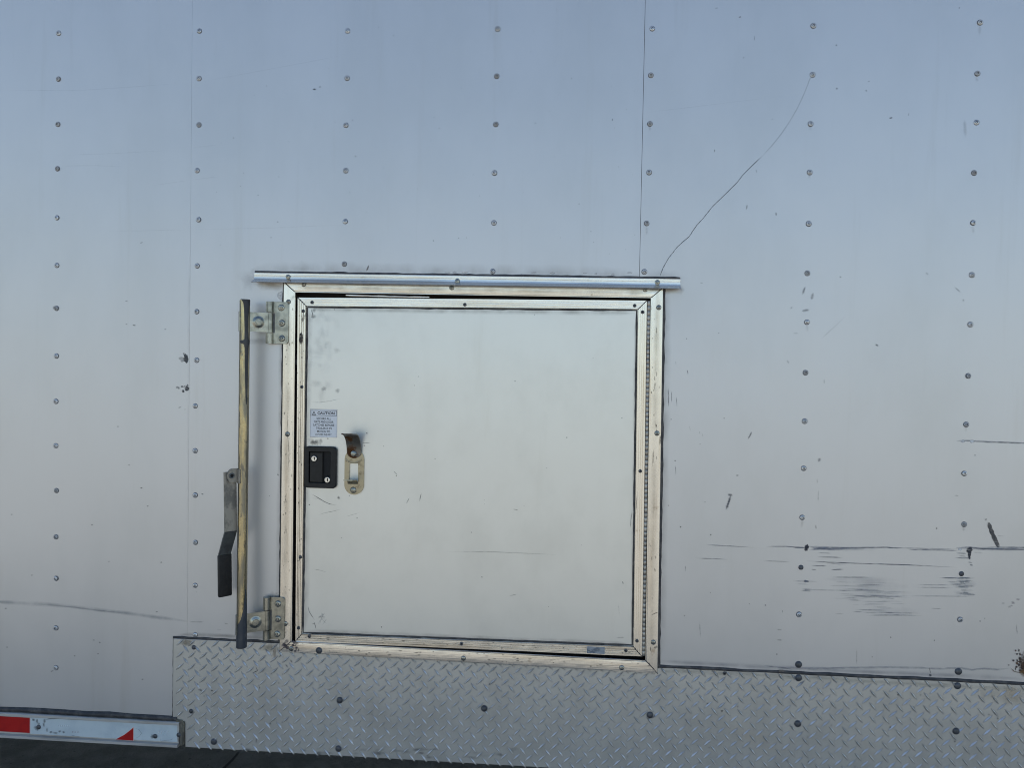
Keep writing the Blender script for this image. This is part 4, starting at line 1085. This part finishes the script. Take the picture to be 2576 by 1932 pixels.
mk.stroke(H_(395, 912, 425, 890), 4, 0.35); mk.blob(*D_(326, 295)[0], 5, 6, 0.7)
mk.stroke([(477, 640), (476, 900), (475, 1300), (474, 1600)], 12, 0.12, (0.3, 0.3, 0.32), 0.05, sub=8)
mk.build('scuff_and_shade_marks', P1)

# door skin
mk = Marks(0.0012)
def Y2(x, y): return (500 + x / 5.027, 1000 + y / 5.027)
mk.stroke([Y2(1425, 1222), Y2(1500, 1265), Y2(1590, 1320), Y2(1660, 1350), Y2(1745, 1362)], 2.6, 0.8, (0.15, 0.145, 0.14))
mk.stroke([Y2(1510, 1490), Y2(1580, 1465), Y2(1700, 1440), Y2(1800, 1415)], 2.2, 0.4, (0.2, 0.2, 0.2)); mk.stroke([Y2(1420, 60), Y2(1520, 62), Y2(1660, 45), Y2(1800, 12)], 2.4, 0.3, (0.25, 0.25, 0.25))
mk.stroke([Y2(1440, 1270), Y2(1480, 1280), Y2(1560, 1274)], 2, 0.3); mk.stroke([Y2(2060, 575), Y2(2180, 572)], 2.4, 0.45, (0.22, 0.23, 0.23)); mk.stroke([Y2(2085, 611), Y2(2105, 607)], 3, 0.8)
mk.blob(*Y2(1770, 1270), 4, 5, 0.6, (0.12, 0.12, 0.11)); mk.blob(*Y2(1632, 520), 2, 2, 0.9); mk.blob(*Y2(1905, 1243), 2, 2, 0.7); mk.blob(*Y2(2125, 452), 2, 2, 0.9); mk.blob(*Y2(2002, 1525), 2, 2, 0.7); mk.blob(*Y2(1398, 1358), 2, 2, 0.8)
for x, y, rx_, ry_, a in ((1440, 575, 10, 8, 0.6), (1490, 570, 7, 9, 0.5), (1540, 560, 6, 9, 0.35), (1420, 545, 12, 8, 0.3), (1400, 700, 6, 20, 0.3)):
    mk.blob(*Y2(x, y), rx_, ry_, a, (0.17, 0.155, 0.14), 0.3)
for k in range(34):
    mk.blob(rs.gauss(800, 26), rs.uniform(790, 1000), rs.uniform(5, 20), rs.uniform(5, 22), rs.uniform(0.05, 0.14), rs.choice(((0.30, 0.30, 0.29), (0.33, 0.33, 0.35), (0.8, 0.8, 0.79))), 0.3)
for u, v in ((814, 978), (850, 982), (790, 780), (788, 796)): mk.blob(u, v, 8, 6, 0.35, (0.22, 0.22, 0.22), 0.3, ang=-0.6)
mk.stroke([(782, 775), (786, 788), (784, 800)], 2.5, 0.8); mk.stroke([(840, 770), (841, 782)], 2.5, 0.5)
mk.stroke([Z3(1520, 915), Z3(1535, 990), Z3(1565, 1040), Z3(1612, 1108)], 2.2, 0.75, (0.16, 0.16, 0.16)); mk.stroke([Z3(1600, 1130), Z3(1618, 1180), Z3(1634, 1240)], 2.2, 0.8, (0.14, 0.14, 0.14)); mk.stroke([Z3(1590, 398), Z3(1680, 415), Z3(1790, 445)], 2, 0.4, (0.2, 0.2, 0.2)); mk.stroke([Z3(1580, 1160), Z3(1610, 1165)], 2.2, 0.7)
for k in range(14): mk.stroke([Z3(1650 + rs.uniform(0, 150), 980 + rs.uniform(0, 120)), Z3(1640 + rs.uniform(0, 150), 1060 + rs.uniform(0, 120))], 2.5, 0.22, (0.3, 0.31, 0.31))
for p, w, a in (([(1120, 1388), (1240, 1389), (1310, 1392), (1400, 1396)], 2.4, 0.35), ([(1022, 1268), (1030, 1252)], 3, 0.5), ([(1055, 1262), (1060, 1240)], 2.6, 0.7), ([(1210, 1452), (1215, 1453)], 3, 0.7), ([(1280, 1500), (1300, 1496)], 2.4, 0.4), ([(1290, 1281), (1304, 1284)], 2.4, 0.5), ([(990, 1185), (1000, 1196)], 3, 0.5), ([(905, 1290), (870, 1300)], 2, 0.3), ([(1566, 1463), (1568, 1470)], 3, 0.9), ([(1556, 1520), (1558, 1550)], 3, 0.2), ([(1550, 1605), (1572, 1604)], 4, 0.3)):
    mk.stroke(p, w, a, (0.16, 0.16, 0.16))
for k in range(20): mk.blob(rs.uniform(780, 1585), rs.uniform(790, 1590), rs.uniform(0.9, 2.2), rs.uniform(0.9, 2.2), rs.uniform(0.25, 0.7), (0.17, 0.17, 0.17), 0.5)
pass
# rubbed dirt along the edging
mk.stroke([(778, 778), (1000, 781), (1300, 784), (1598, 787)], 16, 0.34, DIRT, 0.03, sub=8); mk.stroke([(776, 780), (773, 1000), (770, 1250), (767, 1590)], 22, 0.32, DIRT, 0.03, sub=8)
mk.stroke([(1600, 785), (1596, 1100), (1590, 1618)], 12, 0.28, DIRT, 0.03, sub=8); mk.stroke([(768, 1588), (1000, 1599), (1300, 1610), (1588, 1621)], 18, 0.32, DIRT, 0.03, sub=8)
mk.build('grime', door)
# grime and chips on the aluminium edging
mk = Marks(0.0066)
mk.blob(*Z1(1420, 1050), 5, 16, 1.0, (0.02, 0.02, 0.02), 0.7); mk.blob(*Z1(1412, 1085), 4, 6, 1.0, (0.02, 0.02, 0.02), 0.6)
for k in range(16): mk.stroke([Z1(1420 + rs.uniform(0, 70), 700 + rs.uniform(0, 110)), Z1(1420 + rs.uniform(0, 70), 720 + rs.uniform(0, 130))], 2, 0.7, (0.16, 0.13, 0.11))
for k in range(34):
    v = rs.uniform(770, 1590); u = 758 + rs.uniform(-10, 8) - (v - 760) * 0.0085
    mk.blob(u, v, rs.uniform(0.8, 2), rs.uniform(1, 5), rs.uniform(0.3, 0.9), rs.choice(((0.10, 0.08, 0.06), (0.18, 0.14, 0.10))), 0.5, seg=8)
for k in range(40):
    t = rs.random(); mk.blob(760 + t * 840, 1603 + t * 36 + rs.uniform(-7, 8), rs.uniform(1, 6), rs.uniform(0.8, 2), rs.uniform(0.3, 0.7), (0.16, 0.13, 0.10), 0.5, seg=8)
for p in ([(1591, 1283), (1587, 1310), (1586, 1330)], [(1596, 1380), (1594, 1420)], [(1603, 1240), (1599, 1300)], [(1594, 1480), (1592, 1500)]): mk.stroke(p, 2.4, 0.7, (0.10, 0.09, 0.08))
mk.stroke([(762, 776), (757, 1000), (753, 1250), (748, 1580)], 12, 0.4, (0.34, 0.26, 0.18), 0.05, sub=8)
mk.build('edging_grime', door)
mk = Marks(0.0073)
for k in range(46):
    v = rs.uniform(760, 1610); u = 729 + rs.uniform(-11, 10) - (v - 736) * 0.0105
    mk.blob(u, v, rs.uniform(0.8, 2.2), rs.uniform(1, 6), rs.uniform(0.2, 0.6), rs.choice(((0.18, 0.15, 0.11), (0.26, 0.21, 0.16))), 0.5, seg=8)
for k in range(24):
    v = rs.uniform(760, 1680); u = 1652 + rs.uniform(-10, 10) - (v - 750) * 0.0148
    mk.blob(u, v, rs.uniform(0.8, 1.8), rs.uniform(1.5, 8), rs.uniform(0.25, 0.7), (0.15, 0.12, 0.09), 0.5, seg=8)
for p, w, a in (([(726, 1005), (722, 1080), (727, 1140), (724, 1190)], 2, 0.6), ([(720, 1240), (716, 1270)], 3, 0.6), ([(1662, 1095), (1660, 1120)], 7, 0.7), ([(1637, 1549), (1650, 1543), (1656, 1541)], 2.4, 0.8), ([(1652, 822), (1651, 840)], 2.5, 0.5), ([(1644, 1130), (1642, 1175)], 4, 0.5), ([(1650, 1060), (1652, 1090)], 2, 0.5), ([(1645, 1632), (1655, 1626)], 8, 0.6), ([(727, 758), (742, 742)], 14, 0.5)):
    mk.stroke(p, w, a, (0.13, 0.11, 0.09))
mk.stroke([(725, 770), (722, 1000), (718, 1300), (713, 1620)], 26, 0.32, (0.38, 0.29, 0.20), 0.03, sub=8)
mk.stroke([(1652, 730), (1649, 1000), (1644, 1300), (1638, 1670)], 26, 0.26, (0.40, 0.31, 0.21), 0.03, sub=8)
mk.stroke([(740, 722), (1000, 726), (1300, 731), (1640, 737)], 20, 0.4, (0.42, 0.32, 0.19), 0.03, sub=8)
mk.build('grime', frame)
mk = Marks(0.0100)
for k in range(60):
    t = rs.random(); mk.blob(715 + t * 920, 1626 + t * 50 + rs.uniform(-10, 10), rs.uniform(1, 7), rs.uniform(0.8, 2.4), rs.uniform(0.2, 0.6), (0.18, 0.15, 0.12), 0.5, seg=8)
for k in range(26): mk.blob(rs.uniform(712, 752), rs.uniform(1612, 1640), rs.uniform(1.5, 6), rs.uniform(1.5, 5), 0.7, (0.11, 0.085, 0.09), 0.4)
mk.build('grime', frame)
# stains on the tread plate, and warm pale patches at the far right
mk = Marks(0.0046)
for u, v, w, h, a, c in ((470, 1617, 18, 12, 0.6, (0.34, 0.28, 0.2)), (680, 1632, 26, 12, 0.7, (0.36, 0.29, 0.2)), (690, 1645, 6, 14, 0.7, (0.33, 0.24, 0.16)), (2540, 1750, 50, 30, 0.5, (0.62, 0.50, 0.36)), (2480, 1745, 40, 16, 0.4, (0.60, 0.50, 0.38)), (1965, 1692, 14, 8, 0.7, (0.4, 0.33, 0.25)), (1790, 1686, 24, 8, 0.6, (0.42, 0.35, 0.27))):
    mk.blob(u, v, w, h, a, c, 0.4)
mk.stroke([(1660, 1688), (1800, 1694), (2000, 1704), (2300, 1722), (2576, 1734)], 14, 0.5, (0.52, 0.47, 0.38), 0.04, sub=6, wob=2)
for p in ([(642, 1676), (648, 1688), (634, 1695)], [(645, 1853), (644, 1872)], [(730, 1660), (735, 1668)], [(700, 1655), (708, 1648)], [(718, 1672), (724, 1680)], [(652, 1728), (654, 1734)]): mk.stroke(p, 2.6, 0.9, (0.07, 0.07, 0.075))
for k in range(70):
    mk.blob(rs.uniform(450, 2570), rs.uniform(1690, 1930), rs.uniform(1, 3), rs.uniform(1, 3), rs.uniform(0.4, 0.9), (0.07, 0.07, 0.07), 0.5, seg=8)
for k in range(40):
    mk.blob(rs.uniform(600, 1300), rs.uniform(1885, 1908) + 0, rs.uniform(6, 26), rs.uniform(3, 6), 0.3, (0.14, 0.14, 0.14), 0.3)
mk.build('grime', tread)  # stains, also the warm pale patches at the far right
